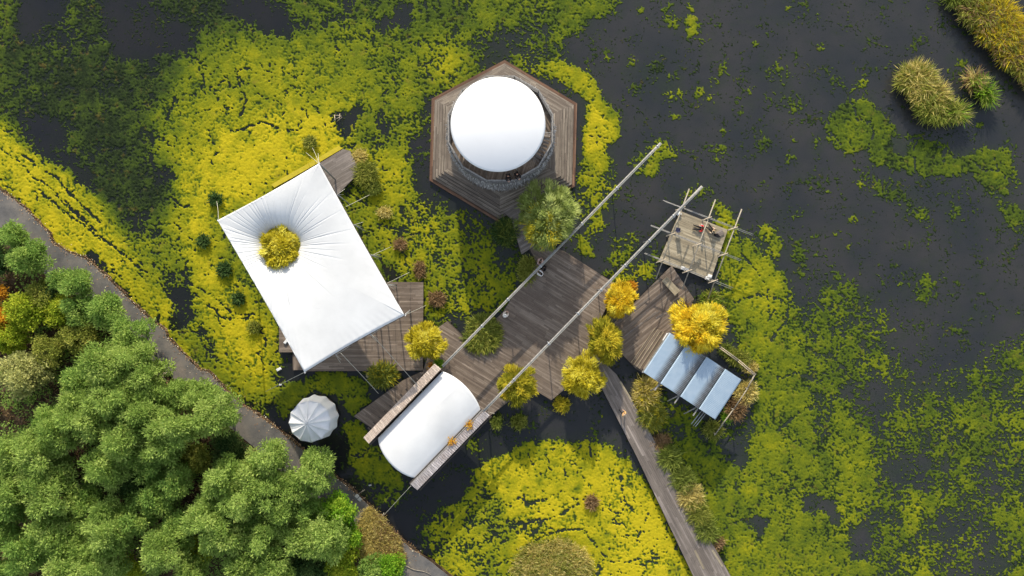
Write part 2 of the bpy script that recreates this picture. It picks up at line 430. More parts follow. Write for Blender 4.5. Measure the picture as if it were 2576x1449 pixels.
P_([(1820,1400),(1920,1330),(2020,1380),(2120,1449),(2100,1600),(1820,1600)], .93, .5, 14)
P_([(1990,1060),(2060,1100),(2080,1180),(2030,1230),(1980,1180)], .85, .4, 14)
P_([(2400,1080),(2450,1010),(2485,1050),(2480,1160),(2455,1190),(2410,1130)], .84, .42, 9)
P_([(2480,980),(2560,1010),(2600,1100),(2560,1140),(2500,1100)], .68, .42, 12)
P_([(2270,1245),(2320,1240),(2330,1320),(2280,1330)], .86, .66, 8)
P_([(2270,1395),(2330,1390),(2330,1460),(2260,1460)], .86, .62, 8)
P_([(2520,1240),(2600,1230),(2600,1310),(2540,1320)], .8, .55, 8)
P_([(2540,1400),(2640,1400),(2640,1500),(2530,1500)], .85, .45, 10)
P_([(1808,1095),(1860,1093),(1870,1150),(1858,1183),(1820,1183),(1808,1140)], .04, None, 6)
P_([(1882,1296),(1932,1290),(1945,1320),(1915,1340),(1885,1320)], .05, None, 5)
P_([(2112,973),(2145,973),(2145,995),(2112,995)], .1, None, 5)
P_([(2165,960),(2232,960),(2225,1100),(2180,1100),(2150,1040)], .12, None, 10)
P_([(2215,1146),(2342,1140),(2350,1240),(2240,1250)], .22, None, 12)
P_([(2010,1262),(2040,1245),(2105,1260),(2120,1320),(2080,1300),(2010,1280)], .04, None, 6)
P_([(2140,1330),(2200,1330),(2190,1415),(2130,1400)], .08, None, 8)
P_([(2360,1290),(2500,1290),(2510,1690),(2350,1690)], .27, .42, 14)
P_([(2450,1170),(2530,1150),(2560,1230),(2480,1270)], .3, .4, 12)
# green pads, upper right
P_([(2075,312),(2130,250),(2190,250),(2260,330),(2300,355),(2380,355),(2400,400),(2440,380),(2500,370),(2550,390),(2555,440),(2530,490),(2480,480),(2450,430),(2400,445),(2340,445),(2270,430),(2200,420),(2180,380),(2130,380),(2090,360)], .9, .27, 5)
P_([(2110,310),(2170,300),(2190,340),(2150,360),(2100,350)], .96, .34, 8)
P_([(2450,390),(2530,390),(2540,450),(2480,480)], .96, .4, 8)
P_([(2310,370),(2390,370),(2390,430),(2320,430)], .93, .2, 8)
P_([(2245,345),(2290,350),(2285,385),(2250,380)], .15, None, 6)
P_([(2200,440),(2250,460),(2300,500),(2345,530),(2330,560),(2290,540),(2210,500)], .6, .16, 9)
P_([(2375,520),(2410,520),(2415,560),(2380,560)], .5, .25, 9)
P_([(2480,480),(2530,500),(2590,540),(2590,610),(2530,560)], .84, .3, 6)
P_([(1930,150),(1970,165),(2000,180),(2005,225),(2030,250),(2020,280),(1990,290),(1975,250),(1940,230)], .42, .3, 9)
P_([(2335,680),(2350,690),(2340,740),(2330,770),(2300,765),(2295,720),(2320,700)], .66, .4, 6)
P_([(2080,680),(2100,640),(2110,690),(2090,720)], .4, .2, 8)
# bottom yellow mat
P_([(1080,1310),(1100,1300),(1130,1270),(1190,1240),(1200,1180),(1230,1150),(1290,1130),(1350,1110),(1400,1108),(1450,1120),(1480,1103),(1540,1118),(1572,1140),(1590,1180),(1620,1200),(1640,1240),(1670,1290),(1690,1340),(1720,1390),(1750,1449),(1810,1690),(1080,1690),(1100,1420),(1085,1340)], .95, .84, 5)
P_([(1080,1310),(1190,1230),(1230,1220),(1260,1260),(1290,1320),(1280,1500),(1080,1500)], .78, .66, 8)
P_([(1105,1390),(1170,1390),(1190,1440),(1130,1460)], .93, .75, 6)
P_([(1210,1190),(1300,1150),(1380,1170),(1420,1240),(1330,1250),(1230,1230)], .955, .84, 10)
P_([(1530,1130),(1600,1200),(1640,1260),(1680,1360),(1640,1470),(1500,1470),(1560,1300),(1520,1200)], .965, 1.0, 14)
P_([(1600,1210),(1650,1290),(1670,1350),(1620,1330),(1560,1250)], .99, 1.0, 14)
P_([(1280,1310),(1370,1310),(1370,1340),(1290,1345)], .6, None, 7)
# by the walkway and the shed
P_([(1640,1080),(1800,1100),(1830,1150),(1870,1190),(1850,1260),(1830,1400),(1790,1390),(1700,1230)], .9, .42, 8)
P_([(1700,1140),(1780,1130),(1800,1180),(1730,1190)], .95, .58, 10)
P_([(1650,960),(1700,1000),(1780,1070),(1800,1100),(1660,1080),(1600,1000)], .62, .36, 9)
P_([(1860,1010),(1900,960),(1890,1080),(1850,1120),(1820,1090)], .3, .35, 8)
P_([(1830,880),(1900,900),(1905,980),(1850,920)], .5, .4, 8)
# below the canopy
P_([(730,962),(800,940),(900,945),(935,965),(930,1020),(880,1040),(850,1000),(780,985),(740,1030),(715,1055),(693,1010)], .96, .5, 5)
P_([(870,1062),(900,1055),(940,1110),(1000,1190),(1017,1230),(980,1245),(920,1210),(880,1160)], .96, .55, 4)
P_([(900,1205),(1010,1235),(1000,1275),(930,1250)], .5, .35, 8)
P_([(1175,1110),(1215,1108),(1222,1140),(1185,1148)], .7, .4, 6)
P_([(1090,1170),(1140,1180),(1110,1220),(1075,1210)], .05, None, 8)
for x, y, r, d, t in [(1610,23,10,.7,.5),(1680,22,12,.7,.4),(1735,17,11,.8,.55),(1735,50,13,.7,.5),(1690,52,13,.75,.55),(1745,80,11,.75,.55),(1775,98,8,.7,.6),(1585,160,12,.6,.45),(1820,172,14,.65,.5),(1800,208,14,.6,.5),(1650,170,22,.45,.15),(1690,200,16,.6,.5),(1650,205,13,.7,.55),(1680,235,15,.65,.55),(1715,228,14,.7,.55),(1760,232,12,.7,.5),(1783,246,14,.7,.5),(1700,290,10,.9,.65),(1822,332,9,.7,.5),(1810,375,13,.6,.45),(1804,403,8,.7,.5),(1895,225,9,.6,.5),(2072,120,8,.7,.5),(1985,20,9,.6,.5),(2170,207,12,.75,.5),(2150,218,9,.7,.5),(2390,175,9,.7,.55),(2420,155,11,.6,.4),(1900,105,7,.6,.5),(2055,360,14,.6,.4),(2000,350,9,.5,.35),(1990,400,14,.45,.25),(2155,465,9,.6,.5),(2010,575,7,.6,.5),(2148,553,8,.7,.5),(2005,545,10,.6,.3),(2040,600,8,.6,.5),(1610,210,26,.36,.1),(1925,360,18,.5,.2),(2100,590,8,.5,.4),(2130,627,6,.8,.6),(2290,620,12,.5,.3),(1530,260,8,.5,.5),(1700,390,8,.7,.6),(1770,490,8,.6,.6),(1410,1140,8,.5,.6),(2210,700,10,.5,.3),(1120,1205,8,.6,.6),(1000,1255,9,.6,.5),(1520,1050,7,.6,.5),(1300,1060,12,.5,.3),(1470,1180,18,.9,.7),(2265,715,8,.6,.5),(2500,700,7,.5,.5),(2400,830,20,.35,.2),(2460,800,18,.3,.2),(2380,750,24,.3,.15),(2330,880,26,.35,.2)]:
    blob(x, y, r, d, t)
# loose scraps of weed drifting on the open water
rr = np.random.default_rng(5)
for _ in range(70):
    x, y = rr.uniform(1460, 2640), rr.uniform(-60, 900)
    blob(x, y, rr.uniform(3.5, 7.5), rr.uniform(.35, .75), rr.uniform(.2, .5))
for _ in range(70):
    x, y = rr.uniform(960, 1560), rr.uniform(1020, 1400)
    blob(x, y, rr.uniform(3, 6), rr.uniform(.4, .7), rr.uniform(.3, .6))

CRACKS = [[(0,372),(60,420),(120,470),(200,540),(260,600),(330,655),(400,712),(440,765)],[(60,395),(130,440),(190,500),(250,560)],[(100,480),(180,545),(240,592)],
 [(140,495),(200,545),(230,580),(250,600)],[(425,490),(455,520),(470,520)],[(480,710),(540,750),(590,795),(640,792)],[(490,740),(560,800),(620,802),(660,790)],[(440,560),(455,585),(450,600)],
 [(395,385),(410,350),(420,300),(445,235)],[(380,330),(385,420),(410,440)],[(560,560),(600,630),(605,650)],[(580,330),(660,310),(700,320)],[(600,290),(620,250),(590,170)],[(700,330),(745,330),(790,300)],
 [(1300,1250),(1340,1265),(1400,1245),(1410,1237),(1460,1257)],[(1320,1320),(1390,1300),(1440,1280),(1470,1250)],[(1470,1330),(1500,1370),(1510,1390),(1540,1410),(1570,1415),(1590,1405),(1620,1407)],[(1600,1340),(1640,1336)],[(1480,1105),(1490,1150)],
 [(1300,1390),(1380,1340),(1470,1330)],[(1560,1200),(1570,1260),(1600,1290)],[(1630,1290),(1600,1360)],
 [(1860,640),(1900,680),(1930,730),(1940,800)],[(1850,760),(1900,740),(1990,760)],[(1980,700),(1985,800),(1930,870)],[(1940,960),(2000,940),(2040,950)],[(1960,1080),(2010,1040)],
 [(2140,260),(2150,300),(2195,310)],[(2190,290),(2200,340),(2180,380)],[(2090,340),(2120,370)],[(2300,360),(2305,440)],[(2380,370),(2370,430)],[(2440,400),(2480,430),(2520,430),(2545,460)],[(2500,380),(2510,430)],
 [(1500,300),(1507,370)],[(1480,340),(1530,345)],[(1200,520),(1240,600),(1280,640)],[(1140,520),(1180,600),(1190,640)],[(880,480),(930,520),(1010,520)],[(910,590),(960,570),(1040,590)]]

def bil(F, x, y):
    i = np.clip((x - LX0) / LS_, 0, LNX - 1.001); j = np.clip((y - LY0) / LS_, 0, LNY - 1.001)
    a = i.astype(int); b = j.astype(int); u = i - a; v = j - b
    return (F[a, b] * (1 - u) + F[a + 1, b] * u) * (1 - v) + (F[a, b + 1] * (1 - u) + F[a + 1, b + 1] * u) * v

STEP = 1.9
gx = np.arange(-150, 2730, STEP); gy = np.arange(-150, 1600, STEP)
X, Y = np.meshgrid(gx, gy, indexing='ij')
wx = X + 13 * perlin(X, Y, 62, 1) + 8 * perlin(X, Y, 23, 2) + 4 * perlin(X, Y, 9, 3)
wy = Y + 13 * perlin(X, Y, 62, 4) + 8 * perlin(X, Y, 23, 5) + 4 * perlin(X, Y, 9, 6)
Dn = bil(D, wx, wy); Tn = bil(T, wx, wy)
qx = X + 4 * perlin(X, Y, 17, 30); qy = Y + 4 * perlin(X, Y, 17, 31)
nz = 0.6 * perlin(qx, qy, 15, 7) + 0.85 * perlin(qx, qy, 8, 8) + 0.65 * perlin(qx, qy, 40, 9) + 0.5 * perlin(qx, qy, 85, 11) + 0.95 * perlin(X, Y, 4.8, 10)
sm = np.sort(nz.ravel()[::37]); nz = np.interp(nz, sm, np.linspace(0, 1, len(sm)))
# splits between neighbouring rafts of weed
cut = np.zeros_like(X)
for pl in CRACKS:
    for (x1, y1), (x2, y2) in zip(pl, pl[1:]):
        i0, i1 = np.searchsorted(gx, (min(x1, x2) - 20, max(x1, x2) + 20)); j0, j1 = np.searchsorted(gy, (min(y1, y2) - 20, max(y1, y2) + 20))
        sl = (slice(i0, i1), slice(j0, j1))
        ax = wx[sl] * 0.6 + X[sl] * 0.4 - x1; ay = wy[sl] * 0.6 + Y[sl] * 0.4 - y1; dx, dy = x2 - x1, y2 - y1
        t = np.clip((ax * dx + ay * dy) / (dx * dx + dy * dy), 0, 1)
        d = np.hypot(ax - t * dx, ay - t * dy)
        cut[sl] = np.maximum(cut[sl], np.exp(-(d / 2.6) ** 2))
rid = np.abs(perlin(wx, wy, 95, 12)) + 0.35 * np.abs(perlin(wx, wy, 33, 13))
rid2 = np.abs(perlin(wx, wy, 60, 15) + .25 * perlin(wx, wy, 20, 16))
cut = np.maximum(cut, 0.7 * np.exp(-(rid2 / 0.028) ** 2) * (perlin(X, Y, 140, 17) > .02) * (Tn > .5))
cut = np.maximum(cut, 0.8 * np.exp(-(rid / 0.03) ** 2) * (perlin(X, Y, 170, 14) > -0.12))
h = Dn - nz - 0.75 * cut * (0.4 + nz)
fine = perlin(X, Y, 4.6, 21) + 0.7 * perlin(X, Y, 8.5, 22)
FILM = 0.17 + 0.1 * perlin(X, Y, 45, 51)
z = np.where(h > 0, 0.01 + 0.03 * np.minimum(1, h * 4.0) + 0.03 * np.clip(h, 0, 1) + 0.020 * fine * np.minimum(1, h * 5), 0.01 + np.where(h > -FILM, h * 0.03, -0.05 + (h + FILM) * .5))
z = np.maximum(z, -0.25)
tone = np.clip(Tn + 0.16 * perlin(X, Y, 110, 23) + 0.16 * perlin(X, Y, 50, 25) + 0.17 * perlin(X, Y, 24, 24) + 0.14 * fine * 0.5 + 0.10 * np.clip(h * 3 - 0.6, -1, 0.6), 0, 1)
wet = np.clip((h + FILM * .9) / .3, 0, 1); wet = wet * wet * (3 - 2 * wet)
tone = tone * wet - .1 * (1 - wet)
keepv = z > 0.0
kf = keepv[:-1, :-1] | keepv[1:, :-1] | keepv[1:, 1:] | keepv[:-1, 1:]
# no floating weed under the wood and path on the shore
land = inside([(-300,540),(60,640),(300,800),(520,985),(640,1085),(860,1270),(1000,1420),(1100,1500),(1100,1700),(-300,1700)], X, Y)
kf &= ~land[:-1, :-1]
nx_, ny_ = X.shape
idx = np.arange(nx_ * ny_).reshape(nx_, ny_)
quads = np.stack([idx[:-1, :-1][kf], idx[:-1, 1:][kf], idx[1:, 1:][kf], idx[1:, :-1][kf]], 1)
used = np.unique(quads); remap = np.full(nx_ * ny_, -1); remap[used] = np.arange(len(used)); quads = remap[quads]
V = np.stack([(X - 1288) / PXM, (724.5 - Y) / PXM, z], -1).reshape(-1, 3)[used]

def np_mesh(name, V, F, attrs=None, smooth=False):
    me = bpy.data.meshes.new(name)
    k = F.shape[1]
    me.vertices.add(len(V)); me.vertices.foreach_set('co', V.astype(np.float32).ravel())
    me.loops.add(F.size); me.loops.foreach_set('vertex_index', F.astype(np.int32).ravel())
    me.polygons.add(len(F)); me.polygons.foreach_set('loop_start', np.arange(0, F.size, k, dtype=np.int32))
    me.polygons.foreach_set('loop_total', np.full(len(F), k, dtype=np.int32))
    if smooth: me.polygons.foreach_set('use_smooth', np.ones(len(F), bool))
    for nm, val in (attrs or {}).items():
        a = me.attributes.new(nm, 'FLOAT', 'POINT'); a.data.foreach_set('value', val.astype(np.float32).ravel())
    me.update(calc_edges=True); me.validate()
    return me

m, nt, out = newmat('floating_weed')
a = N(nt, 'ShaderNodeAttribute', attribute_name='tone')
g = geo(nt)
n1 = noise(nt, g, 7.0, 5, 0.75); n2 = noise(nt, g, 2.2, 4, 0.6)
f = mth(nt, 'ADD', a.outputs['Fac'], mth(nt, 'ADD', mth(nt, 'MULTIPLY', mth(nt, 'SUBTRACT', n1, 0.5), 0.5), mth(nt, 'MULTIPLY', mth(nt, 'SUBTRACT', n2, 0.5), 0.3)), True)
col = ramp(nt, mth(nt, 'ADD', mth(nt, 'MULTIPLY', f, .9), .1), [(0.0, (.016, .024, .017)), (0.1, (0.013, 0.021, 0.009)), (0.2, (0.026, 0.042, 0.011)), (0.42, (0.062, 0.092, 0.009)), (0.62, (0.135, 0.158, 0.008)), (0.82, (0.245, 0.235, 0.008)), (1.0, (0.42, 0.345, 0.012))])
col = mixc(nt, ramp(nt, noise(nt, g, 0.8, 5, 0.7), [(0.58, (0, 0, 0)), (0.75, (0.45, 0.45, 0.45))]), col, (0.2, 0.13, 0.03))
fl_ = noise(nt, g, 11.0, 4, 0.7)
col = mixc(nt, ramp(nt, fl_, [(.3, (.4, .4, .4)), (.4, (0, 0, 0))]), col, (.02, .028, .008))
principled(nt, out, col, 0.9, 0.08, 0, fl_, 0.4, 0.05)
M['weed'] = m
o = link('floating_weed', np_mesh('floating_weed', V, quads, {'tone': tone.ravel()[used]}, True), m, None)
tag(o, kind='stuff', label='yellow and green floating weed spread over the dark pond', cat='water weed')

# ------------------------------------------------------------------ water
sub = np.clip(blur(np.clip(D * 1.3, 0, 1), 14) * 0.9 + 0.1 * blur(rng.random(D.shape), 20), 0, 1)
wv = np.stack([(lx - 1288) / PXM, (724.5 - ly) / PXM, np.zeros_like(lx)], -1).reshape(-1, 3)
gi = np.arange(LNX * LNY).reshape(LNX, LNY)
wf = np.stack([gi[:-1, :-1], gi[:-1, 1:], gi[1:, 1:], gi[1:, :-1]], -1).reshape(-1, 4)
x0, x1 = wv[:, 0].min(), wv[:, 0].max(); y0, y1 = wv[:, 1].min(), wv[:, 1].max(); B = 600
ex = np.array([[-B, -B, 0], [B, -B, 0], [B, B, 0], [-B, B, 0], [x0, y0, 0], [x1, y0, 0], [x1, y1, 0], [x0, y1, 0]], float)
n0 = len(wv)
ring = np.array([[0, 1, 5, 4], [1, 2, 6, 5], [2, 3, 7, 6], [3, 0, 4, 7]]) + n0
wv = np.vstack([wv, ex]); wf = np.vstack([wf, ring])
wa = np.concatenate([sub.ravel(), np.full(8, 0.2)])
silt = np.clip((lx - 700) / 900 - .3 * (ly > 1000) * (lx < 1300), 0, 1)
silt = np.concatenate([blur(np.pad(silt, 0), 40).ravel(), np.full(8, .7)])
m, nt, out = newmat('pond_water')
a = N(nt, 'ShaderNodeAttribute', attribute_name='sub')
g = geo(nt)
n1 = noise(nt, g, 0.55, 6, 0.65); n2 = noise(nt, g, 3.5, 4, 0.6)
gr = noise(nt, g, 0.16, 3)
basec = ramp(nt, gr, [(0.35, (0.023, 0.026, 0.029)), (0.65, (0.037, 0.036, 0.036))])
f = mth(nt, 'ADD', mth(nt, 'MULTIPLY', a.outputs['Fac'], 1.1), mth(nt, 'MULTIPLY', mth(nt, 'SUBTRACT', n1, 0.55), 2.2), True)
subc = ramp(nt, n2, [(0.3, (0.016, 0.022, 0.016)), (0.6, (0.026, 0.038, 0.018)), (0.8, (0.05, 0.07, 0.022))])
col = mixc(nt, mth(nt, 'MULTIPLY', f, 0.85), basec, subc)
col = mixc(nt, 0.5, col, ramp(nt, noise(nt, g, 12, 3), [(0.3, (0.75, 0.75, 0.75)), (0.7, (1.25, 1.25, 1.25))]), 'MULTIPLY')
sl_ = N(nt, 'ShaderNodeAttribute', attribute_name='silt')
col = mixc(nt, sl_.outputs['Fac'], mixc(nt, 1.0, col, (.42, .42, .45), 'MULTIPLY'), col)
principled(nt, out, col, 0.12, 0.3, 0, noise(nt, g, 1.6, 3), 0.02, 0.05)
o = link('water', np_mesh('water', wv, wf, {'sub': wa, 'silt': silt}), m, None)
tag(o, kind='structure')
# ------------------------------------------------------------------ shore, path
def rough_line(pts, amp=1.6, n=6):
    r = []
    for (x1, y1), (x2, y2) in zip(pts, pts[1:]):
        for k in range(n):
            t = k / n
            r.append((x1 + (x2 - x1) * t + R.uniform(-amp, amp), y1 + (y2 - y1) * t + R.uniform(-amp, amp)))
    return r + [pts[-1]]
EDGE = [(-60,432),(0,478),(30,500),(60,522),(90,555),(124,588),(128,610),(170,635),(212,650),(260,690),(300,730),(340,770),(380,808),(414,830),(420,850),(470,900),(500,930),(525,936),(560,975),(590,1005),(640,1040),(700,1082),(760,1132),(800,1164),(860,1215),(900,1246),(925,1270),(955,1306),(1010,1362),(1060,1397),(1130,1449),(1230,1520),(1400,1640)]
LOWER = [(-60,480),(0,545),(60,612),(128,645),(142,682),(200,705),(230,745),(300,800),(400,885),(520,985),(640,1090),(760,1195),(880,1310),(960,1385),(1030,1449),(1100,1520),(1240,1640)]
m, nt, out = newmat('asphalt')
g = geo(nt)
col = ramp(nt, noise(nt, g, 0.5, 6, 0.65), [(0.3, (0.085, 0.083, 0.085)), (0.5, (0.135, 0.127, 0.118)), (0.7, (0.2, 0.172, 0.145))])
col = mixc(nt, 0.6, col, ramp(nt, noise(nt, g, 22, 3, 0.7), [(0.3, (0.6, 0.6, 0.6)), (0.7, (1.4, 1.4, 1.4))]), 'MULTIPLY')
crk = noise(nt, mapping(nt, g, (1, 1, 1)), 0.35, 8, 0.8)
col = mixc(nt, ramp(nt, mth(nt, 'ABSOLUTE', mth(nt, 'SUBTRACT', crk, 0.5)), [(0.0, (0.5, 0.5, 0.5)), (0.012, (0, 0, 0))]), col, (0.03, 0.03, 0.03))
principled(nt, out, col, 0.85, 0.3, 0, noise(nt, g, 40, 2), 0.3, 0.01)
M['asphalt'] = m
m, nt, out = newmat('woodland_soil')
g = geo(nt)
col = ramp(nt, noise(nt, g, 1.3, 8, 0.7), [(0.3, (0.02, 0.014, 0.009)), (0.5, (0.06, 0.04, 0.024)), (0.62, (0.11, 0.075, 0.045)), (0.75, (0.2, 0.14, 0.09))])
principled(nt, out, col, 0.95, 0.1, 0, noise(nt, g, 6, 6, 0.7), 0.8, 0.1)
M['soil'] = m
LOWER = [(x - 26, y + 16) for x, y in LOWER]
path = rough_line(EDGE, 1.3, 5) + list(reversed(rough_line(LOWER, 2.0, 5)))
b = MB(); b.prism([W(x, y, .36)[:2] for x, y in path], -0.2, .36)
tag(b.build('path', M['asphalt']), kind='structure')
out_edge = [(x + R.uniform(1.0, 5.5), y - R.uniform(1.0, 5.5)) for x, y in rough_line(EDGE, 1.4, 4)]
bank = out_edge + [(1400,2100), (-1500,2100), (-1500,-200), (-300,330)]
b = MB(); b.prism([W(x, y, .3)[:2] for x, y in bank], -0.6, .3)
tag(b.build('ground', M['soil']), kind='structure')

def leaf_mesh(name, P, d, side, L, w, v, mat, parent=None, kite=0.45):
    """diamond leaves: P root, d direction, side half-width direction"""
    o0 = np.array(ORG[parent.name]) if parent is not None else np.zeros(3)
    P = P - o0; n = len(P); L = np.broadcast_to(L, (n,))[:, None]; w = np.broadcast_to(w, (n,))[:, None]
    mid = P + d * L * kite
    V = np.stack([P, mid + side * w, P + d * L, mid - side * w], 1).reshape(-1, 3)
    F = np.arange(4 * n).reshape(n, 4)
    return link(name, np_mesh(name, V, F, {'v': np.repeat(np.clip(v, 0, 1), 4)}), mat, parent)

def unit(a): return a / np.maximum(1e-6, np.linalg.norm(a, axis=1, keepdims=True))
def rdir(n): return unit(rng.normal(size=(n, 3)))

def along(line, step):
    r = []
    for (x1, y1), (x2, y2) in zip(line, line[1:]):
        n = max(1, int(math.hypot(x2 - x1, y2 - y1) / step))
        for k in range(n):
            t = R.random(); r.append((x1 + (x2 - x1) * t, y1 + (y2 - y1) * t))
    return r
# fallen leaves along the path edges
pts = [(x + R.gauss(2, 4), y + R.gauss(-2, 4)) for x, y in along(EDGE[1:-3], 1.3)] + [(x + R.gauss(-6, 12), y + R.gauss(6, 12)) for x, y in along(EDGE[1:-3], 6)]
P = np.array([W(x, y, .37 if i % 2 else .34) for i, (x, y) in enumerate(pts)])
P[:, 2] = .375 + rng.random(len(P)) * .02
n = len(P); d = rdir(n); d[:, 2] = np.abs(d[:, 2]) * .3; d = unit(d); sd = unit(np.cross(d, np.array([0, 0, 1.0])))
o = leaf_mesh('fallen_leaves', P, d, sd, rng.uniform(.06, .17, n), rng.uniform(.03, .06, n), rng.beta(1.4, 2.2, n), M['litter'])
tag(o, kind='stuff', label='dry fallen leaves strewn along the edge of the asphalt path', cat='leaves')

# ------------------------------------------------------------------ plants
def trunk_part(base, top, r, parent, mat, limbs=4, spread=1.0):
    b = MB(); base = Vector(base); top = Vector(top)
    mid = base.lerp(top, .5) + Vector((R.uniform(-.15, .15), R.uniform(-.15, .15), 0))
    b.path([base, mid, top], [r, r * .75, r * .45], 7)
    for k in range(limbs):
        a = 2 * math.pi * (k + R.random()) / limbs
        p = base.lerp(top, R.uniform(.45, .8)); q = p + Vector((math.cos(a) * spread, math.sin(a) * spread, spread * R.uniform(.3, .8)))
        b.path([p, p.lerp(q, .5) + Vector((0, 0, .12)), q], [r * .45, r * .3, r * .12], 5)
    return b.build('trunk', mat, parent)

def broad_crown(c, Rx, Rz, dens, mat, parent, leaf=(.30, .075), lobes=None, name='crown'):
    """feathery crown: many lobes, each a shell of small leaves"""
    c = np.array(c); m = lobes or int(16 + Rx * Rx * 6)
    ld = rdir(m); ld[:, 2] = np.abs(ld[:, 2]) * 1.1 - .25; ld = unit(ld)
    rad = rng.uniform(.35, .86, m) ** .8
    lc = c + ld * np.stack([rad * Rx, rad * Rx, rad * Rz], 1)
    lr = rng.uniform(.3, .8, m) * (.5 + .2 * Rx)
    n = int(dens * Rx * Rx * 100); k = rng.choice(m, n, p=(lr ** 2) / (lr ** 2).sum())
    u = rdir(n); u[:, 2] = u[:, 2] * .75 + .1
    P = lc[k] + u * (lr[k] * rng.uniform(.2, 1.2, n) ** .55)[:, None] * np.array([1, 1, .75]) + rng.normal(0, .1, (n, 3))
    d = unit(u * 1.0 + rdir(n) * .7 + np.array([0, .05, .12])); nrm = unit(rdir(n) * .7 + np.array([0, 0, .8]) + u * .4)
    sd = unit(np.cross(d, nrm))
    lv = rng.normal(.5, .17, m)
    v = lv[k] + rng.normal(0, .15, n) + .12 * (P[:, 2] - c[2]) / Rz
    return leaf_mesh(name, P, d, sd, rng.uniform(.6, 1.3, n) * leaf[0], rng.uniform(.7, 1.3, n) * leaf[1], v, mat, parent)

def willow_crown(c, Rx, Ry, Rz, n, mat, parent, leaf=(.42, .035), name='crown', droop=.15, hollow=.45, tilt=0):
    c = np.array(c); u = rdir(n); u[:, 2] = np.abs(u[:, 2]) * 1.2 - .15; u = unit(u)
    strand = rdir(46); strand[:, 2] = np.abs(strand[:, 2]) - .1; strand = unit(strand)
    near = np.argmax(u @ strand.T, axis=1); wgt = np.where(rng.random(n) < .65, .55, .0)[:, None]
    u = unit(u * (1 - wgt) + strand[near] * wgt)
    srad = rng.uniform(.62, 1.16, 46)[near]
    rr_ = (hollow + (1 - hollow) * rng.random(n) ** .55) * srad
    e = u * np.array([Rx, Ry, Rz])
    if tilt:
        ct, st = math.cos(tilt), math.sin(tilt); e = np.stack([e[:, 0] * ct - e[:, 1] * st, e[:, 0] * st + e[:, 1] * ct, e[:, 2]], 1)
    P = c + e * rr_[:, None]
    d = unit(u * np.array([1, 1, .35]) + rdir(n) * .55 + np.array([0, .15, -droop]) * rr_[:, None])
    sd = unit(np.cross(d, rdir(n) * .5 + np.array([0, .35, 1.0])))
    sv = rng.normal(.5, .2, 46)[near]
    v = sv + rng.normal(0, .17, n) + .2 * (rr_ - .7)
    return leaf_mesh(name, P, d, sd, rng.uniform(.6, 1.35, n) * leaf[0], rng.uniform(.7, 1.3, n) * leaf[1], v, mat, parent)

def blades(base_pts, n, Lr, wdt, mat, parent=None, lean=.7, name='blades', vmean=.5, out_c=None, bias=(0, 0)):
    bp = np.array(base_pts); k = rng.integers(0, len(bp), n)
    P = bp[k] + rng.normal(0, .12, (n, 3)) * np.array([1, 1, 0])
    hd = rdir(n); hd[:, 2] = 0; hd = unit(hd)
    if out_c is not None:
        oc = P - np.array(out_c); oc[:, 2] = 0; hd = unit(hd * .9 + oc / (np.abs(oc).max() + .01) * 1.1)
    d = unit(hd * (rng.uniform(.15, 1.1, n) * lean)[:, None] + np.array([bias[0], bias[1], 1.0]))
    sd = unit(np.cross(d, rdir(n)))
    v = rng.normal(vmean, .22, n)
    L = rng.uniform(*Lr, n)
    # stem + bent tip: two leaves chained
    tip = P + d * (L * .62)[:, None]; d2 = unit(d + hd * .9 + np.array([0, 0, -.55]))
    PP = np.vstack([P, tip]); DD = np.vstack([d, d2]); SS = np.vstack([sd, unit(np.cross(d2, rdir(n)))])
    LL = np.concatenate([L * .72, L * .5])
    return leaf_mesh(name, PP, DD, SS, LL, np.full(2 * n, wdt) * rng.uniform(.6, 1.4, 2 * n), np.concatenate([v, v + .1]), mat, parent, .4)

def disc_pts(x, y, r, z=0.0, n=40, ry=None, ang=0):
    o = []
    for _ in range(n):
        a = R.uniform(0, 2 * math.pi); q = math.sqrt(R.random())
        ex, ey = math.cos(a) * q * r, math.sin(a) * q * (ry or r)
        o.append(W(x + ex * math.cos(ang) - ey * math.sin(ang), y + ex * math.sin(ang) + ey * math.cos(ang), z))
    return o

def tuft(name, x, y, r, label, cat, mats, n, Lr, z=0.0, ry=None, ang=0, group=None, lean=.7, wdt=.028):
    t = thing(name, label, cat, W(x, y, z), group)
    c = W(x, y, z)
    if n < 1500: r *= R.uniform(.62, .82); ry = ry and ry * R.uniform(.62, .82); Lr = (Lr[0] * .7, Lr[1] * .75)
    for i, (mk, fr, nm) in enumerate(mats):
        blades(disc_pts(x, y, r * .72, z, 50, ry and ry * .72, ang), int(n * fr), Lr, wdt, M[mk], t, lean, nm, out_c=c)
    return t

def willow(x, y, r, hz, mat, label, cat='tree', ry=None, n=6000, z0=.4, tilt=0, leaf=(.42, .035), name='willow_tree', rz=None, extra=None):
    """crown centre traced at (x,y) at height hz"""
    c = W(x, y, hz); t = thing(name, label, cat, (c.x, c.y, z0))
    k = (H - hz) / H / PXM
    Rx, Ry = r * k, (ry or r) * k
    trunk_part((c.x, c.y, z0), (c.x, c.y, hz + .2), .06 + .02 * Rx, t, M['bark'], 6, Rx * .5)
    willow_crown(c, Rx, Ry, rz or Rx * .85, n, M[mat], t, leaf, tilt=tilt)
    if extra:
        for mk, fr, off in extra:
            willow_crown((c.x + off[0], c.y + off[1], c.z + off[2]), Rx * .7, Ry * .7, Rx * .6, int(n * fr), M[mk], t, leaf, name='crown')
    return t
# ------------------------------------------------------------------ timber decks
def wp(pts, z): return [W(x, y, z)[:2] for x, y in pts]
def pdir(a, b):
    A = W(*a); B_ = W(*b); return (B_.x - A.x, B_.y - A.y)

